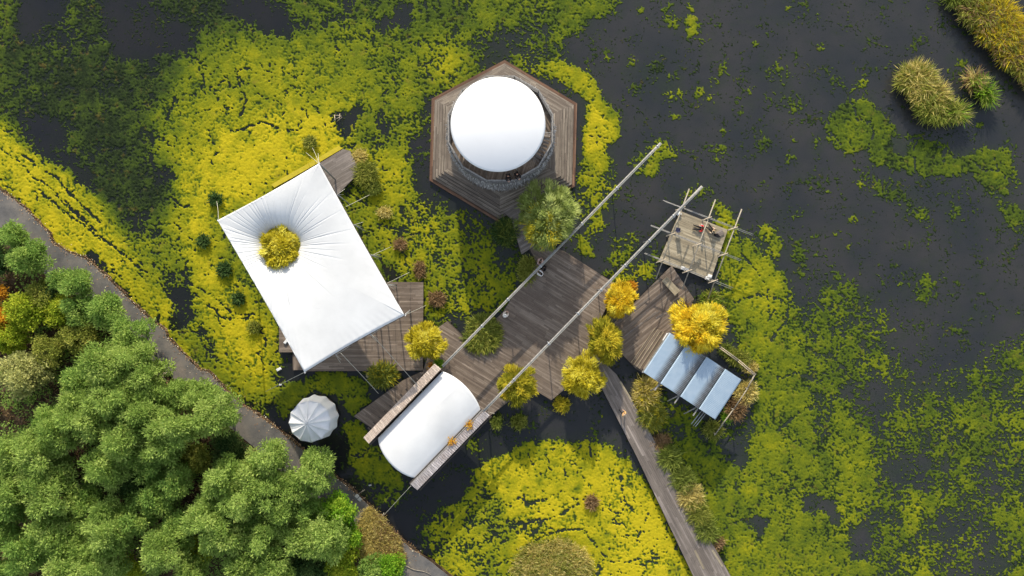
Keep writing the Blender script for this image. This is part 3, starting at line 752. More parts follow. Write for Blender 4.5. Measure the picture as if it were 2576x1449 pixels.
def deck(name, label, cat, pts, z, d, mat='deck', edge='timber', piles=True):
    c = W(sum(p[0] for p in pts) / len(pts), sum(p[1] for p in pts) / len(pts), 0)
    t = thing(name, label, cat, (c.x, c.y, 0))
    b = MB(); b.prism(wp(pts, z), z - .06, z, d); b.build('boards', M[mat], t)
    b = MB()
    q = wp(pts, z)
    for i in range(len(q)):
        a, e = q[i], q[(i + 1) % len(q)]
        ix = Vector((c.x, c.y)); a2 = Vector(a).lerp(ix, .012); e2 = Vector(e).lerp(ix, .012)
        b.beam((a2.x, a2.y, z - .17), (e2.x, e2.y, z - .17), .07, .2)
    b.build('edge_joist', M[edge], t)
    if piles:
        for i in range(len(q)):
            a = Vector(q[i]).lerp(Vector((c.x, c.y)), .05)
            b = MB(); b.tube((a.x, a.y, -.6), (a.x, a.y, z - .07), .09); b.build('pile', M['timber'], t)
    return t

deck('timber_deck', 'large dark timber terrace in the middle of the pond', 'deck',
     [(1318,596),(1420,632),(1548,714),(1532,760),(1478,868),(1512,905),(1387,1007),(1330,972),(1240,1040),(1190,1085),(1060,1000),(1064,932),(1082,880),(1064,850),(1125,808),(1172,855),(1250,800),(1265,786),(1290,745),(1350,662)], .55, pdir((0, 0), (500, 305)))
t = deck('timber_deck', 'angled timber deck between the bamboo raft and the metal roofed shed', 'deck',
     [(1535,822),(1690,668),(1746,752),(1700,850),(1860,960),(1800,1050),(1600,928),(1556,882)], .51, pdir((0, 0), (235, -190)))
def strip(parent, a, b_, w, z, mat, name='replaced_board'):
    b = MB(); A = W(*a, z); B_ = W(*b_, z); b.beam(A, B_, w, .03); return b.build(name, M[mat], parent)
for a, e, w in (((1555,810),(1633,750),.2), ((1555,860),(1616,812),.2), ((1616,812),(1660,782),.14), ((1622,806),(1650,784),.1), ((1650,800),(1668,790),.16), ((1640,720),(1665,700),.12)):
    strip(t, a, e, w, .52, 'deck_grey')
deck('timber_deck', 'dark deck end running under the tiled side of the arched hall', 'deck',
     [(890,1047),(1012,958),(1062,934),(1058,1000),(958,1093)], .53, pdir((0, 0), (100, 75)))
deck('timber_deck', 'dark wet timber deck under the lower half of the big canopy', 'deck',
     [(702,815),(760,760),(978,709),(1065,710),(1064,932),(770,934),(772,886),(702,886)], .5, (1, .01))
deck('timber_deck', 'low brown deck landing with upright boards beneath the canopy corner', 'deck',
     [(736,890),(800,890),(800,931),(737,931)], .3, (0.02, 1))
deck('timber_deck', 'small shaded deck with pale upper end at the top of the big canopy', 'deck',
     [(690,478),(863,375),(880,379),(906,432),(850,488),(740,540)], .5, pdir((690,478), (863,375)), 'deck_grey')
t = thing('moss_ledge', 'straight ledge covered in bright yellow weed along the canopy deck', 'ledge', W(770, 425, 0))
b = MB(); b.prism(wp([(682,464),(724,440),(770,414),(852,366),(861,374),(800,410),(735,447),(690,472)], .26), 0, .26)
b.build('ledge', plain('ledge_moss', (0.47, 0.38, 0.025), .12, 3, .9), t)
deck('footbridge', 'short plank bridge from the round pavilion towards the willow', 'bridge',
     [(1264,531),(1301,511),(1312,535),(1346,618),(1312,640),(1286,552)], .62, pdir((0, 0), (60, -35)), 'deck_grey', piles=False)
t = deck('boardwalk', 'long straight timber walkway crossing the pond to the lower edge', 'walkway',
     [(1478,868),(1512,905),(1551,942),(1612,1045),(1720,1245),(1760,1310),(1838,1449),(1920,1600),(1868,1600),(1744,1449),(1600,1145),(1513,975)], .56, pdir((1500,905), (1790,1449)), 'deck_grey')
for a, e in (((1748,1385),(1771,1432)), ((1792,1384),(1818,1425)), ((1560,960),(1590,1010))):
    strip(t, a, e, .2, .567, 'deck_pale')

# bench on the angled deck
t = thing('bench', 'wide grey plank bench on the angled deck', 'bench', W(1687, 719, .51))
q = wp([(1678,696),(1711,731),(1698,744),(1665,707)], .95)
b = MB(); b.prism(q, .88, .95, pdir((1665,707), (1698,744))); b.build('seat', M['deck_pale'], t)
for s in (.12, .88):
    a = Vector(q[0]).lerp(Vector(q[1]), s); e = Vector(q[3]).lerp(Vector(q[2]), s)
    b = MB(); b.beam((a.x, a.y, .7), (e.x, e.y, .7), .1, .36); b.build('leg', M['timber'], t)

# ------------------------------------------------------------------ round pavilion
pv = thing('round_pavilion', 'round pavilion with white disc roof on a stepped six sided base', 'pavilion', W(1265, 358, 0))
HEX = [(1270,153),(1451,262),(1446,470),(1256,561),(1081,455),(1087,250)]
hc = (1265, 357)
def hexat(f, z): return [Vector((*W(hc[0] + (x - hc[0]) * f, hc[1] + (y - hc[1]) * f, 0)[:2], z)) for x, y in HEX]
fr = [1.0, .955, .915, .875, .835, .795]
for k in range(6):
    z = .3 + .15 * k
    P0 = hexat(fr[k], z); P1 = hexat(fr[k + 1] + .005 if k < 5 else .02, z); Q0 = hexat(fr[k], z - .2)
    b = MB()
    for i in range(6):
        j = (i + 1) % 6; dd = P0[j] - P0[i]
        b.add([P0[i], P0[j], P1[j], P1[i]], [(3, 2, 1, 0)], d=(dd.x, dd.y))
        b.add([P0[i], P0[j], Q0[j], Q0[i]], [(0, 1, 2, 3)], d=(dd.x, dd.y))
    b.build('step' if k < 5 else 'base_deck', M['deck_red'] if k == 0 else M['step'], pv)
ZB = 1.05
C2 = W(1259, 322.6, 6.3); C2 = Vector((C2.x, C2.y, 0))
def ngon(r, z, n=12, off=.5):
    rr_ = r / math.cos(math.pi / n)
    return [Vector((C2.x + rr_ * math.cos(2 * math.pi * (i + off) / n), C2.y + rr_ * math.sin(2 * math.pi * (i + off) / n), z)) for i in range(n)]
ZF = 5.3
b = MB()
o1, o2 = ngon(5.02, 1.7), ngon(5.1, ZF + .35); i2 = ngon(4.86, ZF + .35); i1 = ngon(4.86, 1.7)
for i in range(12):
    j = (i + 1) % 12
    b.add([o1[i], o1[j], o2[j], o2[i]], [(0, 1, 2, 3)]); b.add([o2[i], o2[j], i2[j], i2[i]], [(0, 1, 2, 3)])
    b.add([i1[i], i1[j], i2[j], i2[i]], [(3, 2, 1, 0)]); b.add([o1[i], o1[j], i1[j], i1[i]], [(3, 2, 1, 0)])
wall = b.build('thatched_wall', M['thatch'], pv)
n = 5200   # shaggy reed ends on the wall
ang = rng.random(n) * 2 * np.pi; zz = rng.uniform(1.6, ZF + .35, n)
P = np.stack([C2.x + 5.17 * np.cos(ang), C2.y + 5.17 * np.sin(ang), zz], 1)
d = unit(np.stack([np.cos(ang) * .5, np.sin(ang) * .5, -np.ones(n)], 1) + rdir(n) * .35); sd = unit(np.cross(d, rdir(n)))
leaf_mesh('reed_ends', P, d, sd, rng.uniform(.25, .6, n), rng.uniform(.02, .045, n), rng.random(n), leafmat('thatch_ends', LS((0.09, 0.085, 0.085), (0.17, 0.165, 0.165), (0.28, 0.27, 0.265)), .05), wall)
b = MB(); fl = ngon(4.9, ZF)
b.prism([p[:2] for p in fl], ZF - .15, ZF, (.3, 1)); b.build('upper_floor', M['deck'], pv)
for i in range(12):   # railing
    a, e = ngon(4.98, 6.3)[i], ngon(4.98, 6.3)[(i + 1) % 12]
    b = MB(); b.beam(a, e, .12, .07); b.build('handrail', M['pole'], pv, d=(1, 0))
    b = MB(); b.beam(a - Vector((0, 0, .35)), e - Vector((0, 0, .35)), .05, .05); b.build('lower_rail', M['pole'], pv, d=(1, 0))
    b = MB(); b.beam(Vector((a.x, a.y, ZF + .02)), Vector((a.x, a.y, 6.36)), .1, .1); b.build('rail_post', M['pole'], pv, d=(1, 0))
# stair inside the railing, lower right
st = MB(); tr = None
for k in range(11):
    a = -math.radians(8 + 4.4 * k); z = ZF + .9 - .13 * k
    u = Vector((math.cos(a), math.sin(a), 0)); v_ = Vector((-u.y, u.x, 0))
    p = C2 + u * 4.25; b = MB(); b.box((p.x, p.y, z), 1.15, .27, .06, a, (u.x, u.y)); b.build('tread', M['deck_grey'], pv)
b = MB(); a = -math.radians(5); u = Vector((math.cos(a), math.sin(a), 0)); b.beam(C2 + u * 3.5 + Vector((0, 0, 6.2)), C2 + u * 5 + Vector((0, 0, 6.2)), .08, .06); b.build('stair_rail', M['pole'], pv, d=(1, 0))
C3 = W(1252.8, 313, 7.5); RD = 119 * (H - 7.5) / H / PXM
nu, nv = 144, 26
P = np.zeros((nu, nv, 3)); th = np.linspace(0, 2 * np.pi, nu, endpoint=False)
for k in range(nv):
    t_ = k / (nv - 1); rr_ = RD * max(.015, t_)
    P[:, k, 0] = C3.x + np.cos(th) * rr_; P[:, k, 1] = C3.y + np.sin(th) * rr_
    P[:, k, 2] = 7.5 + .8 * (1 - t_ ** 2.1)
grid_obj('disc_roof', P, M['dome_fabric'], pv, wrap=True, solid=.04, cap=True)
b = MB(); pts = [(C3.x + math.cos(a) * (RD - .03), C3.y + math.sin(a) * (RD - .03), 7.47) for a in np.linspace(0, 2 * np.pi, 97)]
b.path(pts, .05, 6); b.build('roof_ring', M['steel'], pv)
for i in range(8):
    a = 2 * math.pi * (i + .5) / 8
    b = MB(); b.tube((C2.x + 4.2 * math.cos(a), C2.y + 4.2 * math.sin(a), ZF), (C3.x + 4.25 * math.cos(a), C3.y + 4.25 * math.sin(a), 7.46), .06); b.build('roof_post', M['pole'], pv)
for i in range(12):
    p = ngon(4.98, 6.3)[i]; a = math.atan2(p.y - C2.y, p.x - C2.x)
    b = MB(); b.tube(p, (C3.x + (RD - .05) * math.cos(a), C3.y + (RD - .05) * math.sin(a), 7.45), .014, n=5); b.build('stay_wire', M['cable'], pv)
for i in range(6):
    a = 2 * math.pi * i / 6
    b = MB(); b.tube((C2.x + 4.6 * math.cos(a), C2.y + 4.6 * math.sin(a), ZB), (C2.x + 4.6 * math.cos(a), C2.y + 4.6 * math.sin(a), ZF - .15), .14); b.build('column', M['timber'], pv)
b = MB(); b.beam(W(1255, 459, 2.0), W(1266, 459, 2.0), .06, .06); b.build('eave_rail', M['steel'], pv, d=(1, 0))

# ------------------------------------------------------------------ big tensile canopy
A_, B2, C_, D_ = W(549, 555, 7.7), W(803, 412, 7.2), W(1018, 793, 6.8), W(767, 936, 7.4)
cn = thing('membrane_canopy', 'large white tent canopy with a round hole and a tree growing through it', 'canopy', (W(783, 675, 0).x, W(783, 675, 0).y, 0))
hcn = W(705, 621, 6.1); RH = 47 * (H - 6.1) / H / PXM
cor = [A_, D_, C_, B2]
angs = [math.atan2(p.y - hcn.y, p.x - hcn.x) for p in cor]
th = np.sort(np.concatenate([np.linspace(-np.pi, np.pi, 1100, endpoint=False), angs]))
nt_ = 44
Apl = np.array([[p.x, p.y, p.x * p.y, 1] for p in cor]); plc = np.linalg.solve(Apl, np.array([p.z for p in cor]))
bnd = [[], [], [], []]
plane = lambda x, y: plc[0] * x + plc[1] * y + plc[2] * x * y + plc[3]
FD = plane(hcn.x, hcn.y) - hcn.z
P = np.zeros((len(th), nt_, 3))
crs = [(-math.pi + 2 * math.pi * (q_ + R.uniform(-.4, .4)) / 60, R.uniform(.5, 1.15), R.uniform(.006, .015), R.uniform(.35, .85)) for q_ in range(60)]
for i, a in enumerate(th):
    dx, dy = math.cos(a), math.sin(a); best = None
    for k in range(4):
        p, q = cor[k], cor[(k + 1) % 4]; ex_, ey_ = q.x - p.x, q.y - p.y
        den = dx * ey_ - dy * ex_
        if abs(den) < 1e-9: continue
        tt = ((p.x - hcn.x) * ey_ - (p.y - hcn.y) * ex_) / den; s_ = ((p.x - hcn.x) * dy - (p.y - hcn.y) * dx) / den
        if tt > 0 and -1e-6 <= s_ <= 1 + 1e-6 and (best is None or tt < best[0]): best = (tt, min(1, max(0, s_)), k)
    tt, s_, k = best
    ze = cor[k].z * (1 - s_) + cor[(k + 1) % 4].z * s_ - .18 * math.sin(math.pi * s_)
    rb = tt * (1 - .012 * math.sin(math.pi * s_))
    r0 = RH * (1 + .05 * math.sin(3 * a + 1) + .03 * math.sin(7 * a))
    for j in range(nt_):
        t_ = (j / (nt_ - 1)) ** 1.25
        r_ = r0 + (rb - r0) * t_
        zz = plane(hcn.x + dx * r_, hcn.y + dy * r_) - FD * math.exp(-(r_ - r0) / 1.9) * (1 - t_) ** .6 - .18 * math.sin(math.pi * s_) * t_ ** 3
        w_ = 0
        dist = r_ - r0
        for ca, amp, wd, te in crs:
            dd = (a - ca + math.pi) % (2 * math.pi) - math.pi
            g_ = max(0, 1 - dist / (te * 7.5))
            if abs(dd) < wd * 6 and g_ > 0:
                w_ += amp * .06 * math.exp(-(dd / wd) ** 2 / (1 + .0)) * g_ * min(1, .3 + dist)
        edge_w = .02 * math.sin(s_ * 95 + 3 * t_) * max(0, t_ - .8) / .2 * (1 if k in (0,) else .25)
        P[i, j] = (hcn.x + dx * r_, hcn.y + dy * r_, zz - w_ + edge_w)
    bnd[k].append((s_, Vector(P[i, -1])))
grid_obj('membrane', P, M['white_fabric'], cn, wrap=True, solid=.015)
for k in range(4):
    p, q = cor[k], cor[(k + 1) % 4]; pts = []
    bl = [p] + [v_ for s_, v_ in sorted(bnd[k], key=lambda e: e[0])][2:-2:6] + [q]
    pts = [v_ + Vector((v_.x - hcn.x, v_.y - hcn.y, 0)).normalized() * .02 - Vector((0, 0, .03)) for v_ in bl]
    b = MB(); b.path(pts, .05, 6); b.build('edge_cable', M['timber'] if k in (1, 2) else M['white_paint'], cn)
for p in cor:
    b = MB(); cdir = Vector((hcn.x - p.x, hcn.y - p.y, 0)).normalized() * .25
    b.tube((p.x + cdir.x * 2, p.y + cdir.y * 2, .3), (p.x, p.y, p.z), .09); b.build('mast', M['steel'], cn)
    b = MB(); b.box((p.x, p.y, p.z - .02), .22, .1, .05, math.atan2(cdir.y, cdir.x)); b.build('corner_plate', M['white_paint'], cn)
for s_, k in ((.2, 2), (.4, 2), (.6, 2), (.8, 2), (.3, 1), (.65, 1)):
    p = cor[k].lerp(cor[(k + 1) % 4], s_); ctr = Vector((hcn.x, hcn.y, p.z)); o_ = (p - ctr).normalized()
    b = MB(); b.tube((p.x, p.y, p.z - .25), (p.x + o_.x * .75, p.y + o_.y * .75 + .12, p.z - .9), .022, n=5)
    b.tube((p.x, p.y, p.z - .25), (p.x + o_.x * .6, p.y + o_.y * .6 - .3, p.z - .9), .018, n=5)
    b.build('strut', M['rope'], cn)
    b = MB(); b.tube((p.x - o_.x * .3, p.y - o_.y * .3, .4), (p.x, p.y, p.z - .22), .06); b.build('edge_post', M['steel'], cn)
def rope(a, b_, sag=.15, r=.022, mat='rope', parent=None):
    b = MB(); a = Vector(a); b_ = Vector(b_)
    b.path([a.lerp(b_, s_) - Vector((0, 0, sag * 4 * s_ * (1 - s_))) for s_ in np.linspace(0, 1, 9)], r, 5)
    return b.build('guy_rope', M[mat], parent if parent is not None else cn)
rope(A_, W(545, 506, .5)); rope(B2, W(786, 372, .5)); rope(B2, W(770, 384, .4)); rope(B2, W(800, 385, .4), 0)
rope(W(857, 888, 7.0), W(952, 990, 2.9), .1); rope(W(935, 842, 6.8), W(1064, 985, 3.3), .1); rope(D_, W(668, 985, .4), .05)
rope(C_, W(1072, 768, .9), .05); rope(W(975, 712, 6.5), W(1030, 685, .8), .05); rope(W(870, 520, 6.4), W(930, 490, .8), .05); rope(W(940, 640, 6.5), W(985, 620, .8), .05)

# ------------------------------------------------------------------ arched hall
ah = thing('arched_hall', 'arched hall with a white barrel roof between two ribbed side roofs', 'hall', (W(1080, 1070, 0).x, W(1080, 1070, 0).y, 0))
ZG = 3.1
a0, a1, c0, c1 = W(951, 1101, ZG), W(1109, 934, ZG), W(1047, 1202, ZG), W(1209, 1035, ZG)
nu, nv = 72, 40; P = np.zeros((nu, nv, 3))
for i in range(nu):
    u_ = i / (nu - 1)
    L_ = a0.lerp(a1, u_); R_ = c0.lerp(c1, u_); ax = ((a1 - a0) + (c1 - c0)).normalized()
    for j in range(nv):
        v_ = j / (nv - 1); s_ = 1 - (2 * v_ - 1) ** 2
        p = L_.lerp(R_, v_)
        e = 2 * u_ - 1
        p = p + ax * (.78 * s_ ** .8 * e * abs(e) ** 1.5)
        z = ZG + .5 * s_ - .1 * s_ * abs(e) ** 4
        z += .022 * math.sin(u_ * 14 + v_ * 9) * s_ + .03 * math.exp(-((v_ - .3 - .1 * u_) / .02) ** 2) * math.exp(-((u_ - .85) / .12) ** 2)
        z += .016 * (abs((v_ * 5) % 1 - .5) < .035)
        P[i, j] = (p.x, p.y, z)
grid_obj('barrel_roof', P, M['white_fabric'], ah, solid=.02)
for v_ in (.22, .5, .74):
    j_ = int(v_ * (nv - 1)); b = MB(); b.path([Vector(P[i, j_]) + Vector((0, 0, .004)) for i in range(2, nu - 2, 3)], .014, 5); b.build('seam', M['white_paint'], ah)
dl = (a1 - a0).normalized(); perp = (dl.y, -dl.x)
for nm, q, mk in (('side_roof', [(1093,915),(1110,928),(928,1116),(914,1101)], 'rib_tan'), ('side_roof', [(1217,1033),(1232,1045),(1050,1233),(1034,1219)], 'rib_blue')):
    zz = (3.5, 3.72, 3.72, 3.5) if mk == 'rib_tan' else (3.35, 3.5, 3.5, 3.35)
    v4 = [W(x, y, z) for (x, y), z in zip(q, zz)]
    b = MB(); b.add(v4 + [p - Vector((0, 0, .05)) for p in v4], [(0, 1, 2, 3), (7, 6, 5, 4), (0, 4, 5, 1), (1, 5, 6, 2), (2, 6, 7, 3), (3, 7, 4, 0)])
    for f in b.f: pass
    o = b.build(nm, M[mk], ah, d=perp)
    # battens across the roofing
    for k in range(46):
        s_ = (k + .5) / 46; p = v4[0].lerp(v4[3], s_); q_ = v4[1].lerp(v4[2], s_)
        bb = MB() if k == 0 else bb
        bb.beam(p + Vector((0, 0, .02)), q_ + Vector((0, 0, .02)), .035, .035)
    bb.build('roof_batten', M['rib_tan'] if mk == 'rib_tan' else M['pole'], ah, d=(1, 0))
for (p, q) in (((1113, 931), (931, 1119)), ((1110, 934), (950, 1100))):
    b = MB(); b.beam(W(*p, 3.25), W(*q, 3.25), .16, .14); b.build('eave_beam', M['timber'], ah, d=(1, 0))
for (p, q, mk) in (((1211, 1030), (1031, 1216), 'timber'), ((1214, 1031), (1033, 1218), 'pole'), ((1236, 1047), (1056, 1233), 'timber')):
    b = MB(); b.beam(W(*p, 3.2), W(*q, 3.2), .12, .12); b.build('eave_beam', M[mk], ah, d=(1, 0))
for side in (((1100, 935), (930, 1105)), ((1222, 1040), (1045, 1222))):
    for k in range(7):
        s_ = k / 6; p = W(side[0][0] + (side[1][0] - side[0][0]) * s_, side[0][1] + (side[1][1] - side[0][1]) * s_, 3.2)
        b = MB(); b.beam((p.x, p.y, -.5), (p.x, p.y, 3.2), .16, .16); b.build('post', M['timber'], ah, d=(0, 1))
b = MB(); b.prism(wp([(960, 1085), (1105, 940), (1205, 1035), (1048, 1190)], .45), .38, .45, perp); b.build('floor', M['deck'], ah)
for k in range(12):   # dark rafter ends below the tiled side
    s_ = (k + .6) / 12.4; p = W(1088 - 168 * s_, 920 + 172 * s_, 3.2); q_ = p + Vector((-.2, .2, -.06))
    b = MB(); b.beam(p, q_, .12, .12); b.build('rafter', M['timber'], ah, d=(1, 0))
rope(W(1034, 1222, 3.2), W(962, 1300, .5), .05, parent=ah)
b = MB(); b.beam(W(1226, 1036, 3.3), W(1244, 1040, 3.3), .07, .07); b.build('outrigger', M['bamboo'], ah, d=(1, 0))

# two long masts
def mast(label, p, q, z0, z1, r0, r1, knots):
    a, b_ = W(*p, z0), W(*q, z1)
    t = thing('long_mast', label, 'mast', a, 'long masts leaning out from the arched hall')
    pts = [a.lerp(b_, s_) + Vector((0, 0, -.22 * math.sin(math.pi * s_))) for s_ in np.linspace(0, 1, 16)]
    b = MB(); b.path(pts, [r0 + (r1 - r0) * i / 15 for i in range(16)], 10); b.build('pole', M['pole'], t)
    for s_ in knots:
        c = a.lerp(b_, s_) + Vector((0, 0, -.22 * math.sin(math.pi * s_))); d_ = (b_ - a).normalized(); n_ = Vector((d_.y, -d_.x, 0))
        b = MB(); b.tube(c - d_ * .09, c + d_ * .09, r0 + .035, n=10); b.build('clamp', M['steel'], t)
        b = MB(); b.box(c + n_ * .13, .12, .12, .12, .6); b.build('lamp', M['white_paint'], t)
    off = Vector(((b_ - a).y, -(b_ - a).x, 0)).normalized() * .12
    b = MB(); b.path([p_ + off + Vector((0, 0, .06)) for p_ in pts], .03, 5); b.build('cable', M['rope'], t)
    return t
mast('upper of two long grey masts, ending alone over open water', (1113, 921), (1662, 360), 3.3, 3.4, .1, .12, (.18, .3, .45, .64, .8, .985))
mast('lower of two long grey masts, passing over the corner of the bamboo raft', (1216, 1034), (1766, 469), 3.3, 3.4, .1, .13, (.14, .3, .435, .54, .65, .76, .87))
# props under the masts
for i, (p, q, z0, z1, ss) in enumerate((((1113, 921), (1662, 360), 3.3, 3.4, (.3, .45, .64, .8)), ((1216, 1034), (1766, 469), 3.3, 3.4, (.3, .435, .54, .65, .76)))):
    for s_ in ss:
        c = W(*p, z0).lerp(W(*q, z1), s_)
        nm = ['upper', 'lower'][i]; wh = ['first', 'second', 'third', 'fourth', 'fifth'][ss.index(s_)]
        t = thing('mast_prop', f'{wh} thin prop under the {nm} long mast, counted from the arched hall', 'prop', (c.x, c.y, 0), 'props under the masts')
        b = MB(); b.tube((c.x, c.y, -.4), (c.x, c.y, c.z - .3), .055); b.build('pole', M['steel'], t)

# ------------------------------------------------------------------ round canvas tent
rt = thing('round_tent', 'small round white tent with a twelve ribbed conical roof by the path', 'tent', (W(790, 1053, 0).x, W(790, 1053, 0).y, 0))
cT = W(779, 1060.5, 2.75); RT = 53 * (H - 2.75) / H / PXM
def polar(zf, n=144, m=14):
    P = np.zeros((n, m, 3)); th = np.linspace(0, 2 * np.pi, n, endpoint=False)
    for j in range(m): P[:, j] = zf(th, j / (m - 1))
    return P
def cone(th, t_):
    sc = np.abs(np.sin(6 * (th - .07)))
    rr_ = RT * (.01 + .99 * t_) * (1 - .045 * sc * t_)
    z = 2.75 + .95 * (1 - t_) ** 1.15 - .16 * sc ** .8 * t_ ** .8 * (1.0)
    return np.stack([cT.x + np.cos(th) * rr_, cT.y + np.sin(th) * rr_, z], 1)
grid_obj('conical_roof', polar(cone), M['parasol'], rt, wrap=True, solid=.015, cap=True)
def wallf(th, t_):
    sc = np.abs(np.sin(6 * (th - .07)))
    rr_ = RT * (1.0 - .05 * sc) + .22 * t_ + .04 * np.sin(th * 12) * t_
    return np.stack([cT.x + np.cos(th) * rr_, cT.y + np.sin(th) * rr_, np.full_like(th, 2.7 - 2.3 * t_)], 1)
grid_obj('canvas_wall', polar(wallf), M['parasol'], rt, wrap=True, solid=.015)
for k in range(12):
    a = .07 + 2 * math.pi * k / 12
    b = MB(); b.tube((cT.x + .03 * math.cos(a), cT.y + .03 * math.sin(a), 3.72), (cT.x + RT * math.cos(a), cT.y + RT * math.sin(a), 2.77), .022, n=5); b.build('rib', M['white_paint'], rt)
b = MB(); b.prism([(cT.x + 2.25 * math.cos(a), cT.y + 2.25 * math.sin(a)) for a in np.linspace(0, 2 * np.pi, 25)[:-1]], .1, .38, (1, 0)); b.build('floor', M['deck'], rt)

# ------------------------------------------------------------------ metal roofed shed
m, nt, out = newmat('corrugated_metal')
uv = N(nt, 'ShaderNodeUVMap', uv_map='UVMap').outputs['UV']; sp = nt.nodes.new('ShaderNodeSeparateXYZ'); nt.links.new(uv, sp.inputs[0])
g = geo(nt)
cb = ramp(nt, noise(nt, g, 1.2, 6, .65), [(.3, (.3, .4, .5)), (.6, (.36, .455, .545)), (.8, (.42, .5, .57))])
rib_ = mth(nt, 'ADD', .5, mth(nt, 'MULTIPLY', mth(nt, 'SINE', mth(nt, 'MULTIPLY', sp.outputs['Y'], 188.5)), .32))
end_band = mth(nt, 'MULTIPLY', ramp(nt, sp.outputs['X'], [(.55, (0, 0, 0)), (.86, (1, 1, 1)), (.95, (1, 1, 1)), (1, (.4, .4, .4))]), mth(nt, 'ADD', rib_, noise(nt, mapping(nt, uv, (1.2, 12, 1)), 1.0, 4)), True)  # colour darkens toward the panel end, striped along the ribs
cb = mixc(nt, mth(nt, 'MULTIPLY', end_band, .95), cb, (.075, .065, .055))
sp_ = noise(nt, g, 6, 3, .8)
cb = mixc(nt, ramp(nt, sp_, [(.7, (0, 0, 0)), (.78, (.6, .6, .6))]), cb, (.13, .13, .14))
principled(nt, out, cb, .45, .5, .25)
M['metal'] = m
sh = thing('metal_roof_shed', 'open shed roofed with four overlapping panels of pale blue corrugated metal', 'shed', (W(1740, 945, 0).x, W(1740, 945, 0).y, 0))
ZS = 3.3
TL, TR, BR_, BL = W(1684, 837, ZS), W(1865, 955, ZS), W(1799, 1055, ZS), W(1618, 936, ZS)
fr = [0, .235, .51, .77, 1.0]
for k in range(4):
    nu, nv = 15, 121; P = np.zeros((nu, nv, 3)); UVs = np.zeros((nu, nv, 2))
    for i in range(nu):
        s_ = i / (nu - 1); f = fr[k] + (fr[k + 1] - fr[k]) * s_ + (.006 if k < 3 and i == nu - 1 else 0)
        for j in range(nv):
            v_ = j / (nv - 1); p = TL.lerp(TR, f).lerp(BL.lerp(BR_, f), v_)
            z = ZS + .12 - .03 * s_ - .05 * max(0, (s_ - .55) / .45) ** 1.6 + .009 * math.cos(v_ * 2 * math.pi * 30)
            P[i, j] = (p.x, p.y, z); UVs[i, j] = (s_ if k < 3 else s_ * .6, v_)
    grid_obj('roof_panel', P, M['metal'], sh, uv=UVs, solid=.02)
    a = TL.lerp(TR, fr[k]); e = BL.lerp(BR_, fr[k]); d_ = (e - a).normalized()
    b = MB(); b.beam(a + Vector((0, 0, -.2)) - d_ * .02, e + Vector((0, 0, -.2)) + d_ * (.9 if k else .1), .1, .14); b.build('roof_beam', M['pole'], sh, d=(1, 0))
for f in (0.03, .27, .53, .78, .97):
    for v_ in (.05, .95):
        p = TL.lerp(TR, f).lerp(BL.lerp(BR_, f), v_)
        b = MB(); b.beam((p.x, p.y, -.5), (p.x, p.y, ZS - .1), .12, .12); b.build('post', M['timber'], sh, d=(0, 1))
for f, ex_ in ((.26, 1.6), (.5, 1.5), (.75, 1.7)):
    p = BL.lerp(BR_, f); d_ = (BL - TL).normalized()
    b = MB(); b.tube(p - Vector((0, 0, .2)), p + d_ * ex_ * .75 + Vector((0, 0, -2.4)), .06); b.build('brace', M['pole'], sh)
p = BL.lerp(BR_, .86); d_ = (BL - TL).normalized(); e_ = (TR - TL).normalized()
for o_ in (0, .28, .5):
    b = MB(); b.tube(p + e_ * o_ - Vector((0, 0, 1.2)), p + e_ * o_ + d_ * 1.75 - Vector((0, 0, 1.6)), .045); b.build('ladder_rail', M['steel'], sh)
b = MB(); b.prism(wp([(1690, 850), (1855, 957), (1795, 1040), (1632, 935)], .6), .5, .6, (1, .6)); b.build('floor', M['deck'], sh)
b = MB(); b.prism(wp([(1678, 838), (1687, 838), (1674, 859), (1667, 856)], 3.1), 2.95, 3.1); b.build('gutter_box', M['white_paint'], sh)
# porch steps
q0, q1, q2, q3 = (1648, 824), (1682, 843), (1622, 937), (1587, 912)
ps = thing('porch_steps', 'flight of brown wooden steps beside the metal roofed shed', 'steps', (W(1635, 880, 0).x, W(1635, 880, 0).y, .5))
for k in range(5):
    f0, f1 = k / 5, (k + 1) / 5; L2 = lambda a, b_, f: (a[0] + (b_[0] - a[0]) * f, a[1] + (b_[1] - a[1]) * f)
    z = .62 + .16 * k
    b = MB(); b.prism(wp([L2(q0, q1, f0), L2(q0, q1, f1), L2(q3, q2, f1), L2(q3, q2, f0)], z), .5, z, pdir(q0, q3)); o = b.build('step', M['deck'], ps)
    b = MB(); b.beam(W(*L2(q0, q1, f0 + .02), z + .02), W(*L2(q3, q2, f0 + .02), z + .02), .06, .05); b.build('nosing', M['deck_pale'], o, d=(1, 0))
# rail fence round the shed
fe = thing('rail_fence', 'weathered pole fence with double rails round the reedy corner behind the shed', 'fence', W(1898, 940, 0))
FP = [(1812, 872), (1858, 905), (1900, 941), (1880, 978), (1845, 1030), (1800, 1092)]
for i in range(len(FP) - 1):
    for dz, off in ((1.15, 0), (.75, 3)):
        if i == 3 and off: continue
        b = MB(); b.tube(W(FP[i][0] - off, FP[i][1] + off, dz), W(FP[i + 1][0] - off, FP[i + 1][1] + off, dz), .05); b.build('rail', M['bamboo_pale'] if i < 2 else M['bamboo'], fe)
for x, y in FP:
    p = W(x, y, 1.2); b = MB(); b.tube((p.x, p.y, -.5), (p.x, p.y, 1.3), .055); b.build('post', M['bamboo'], fe)

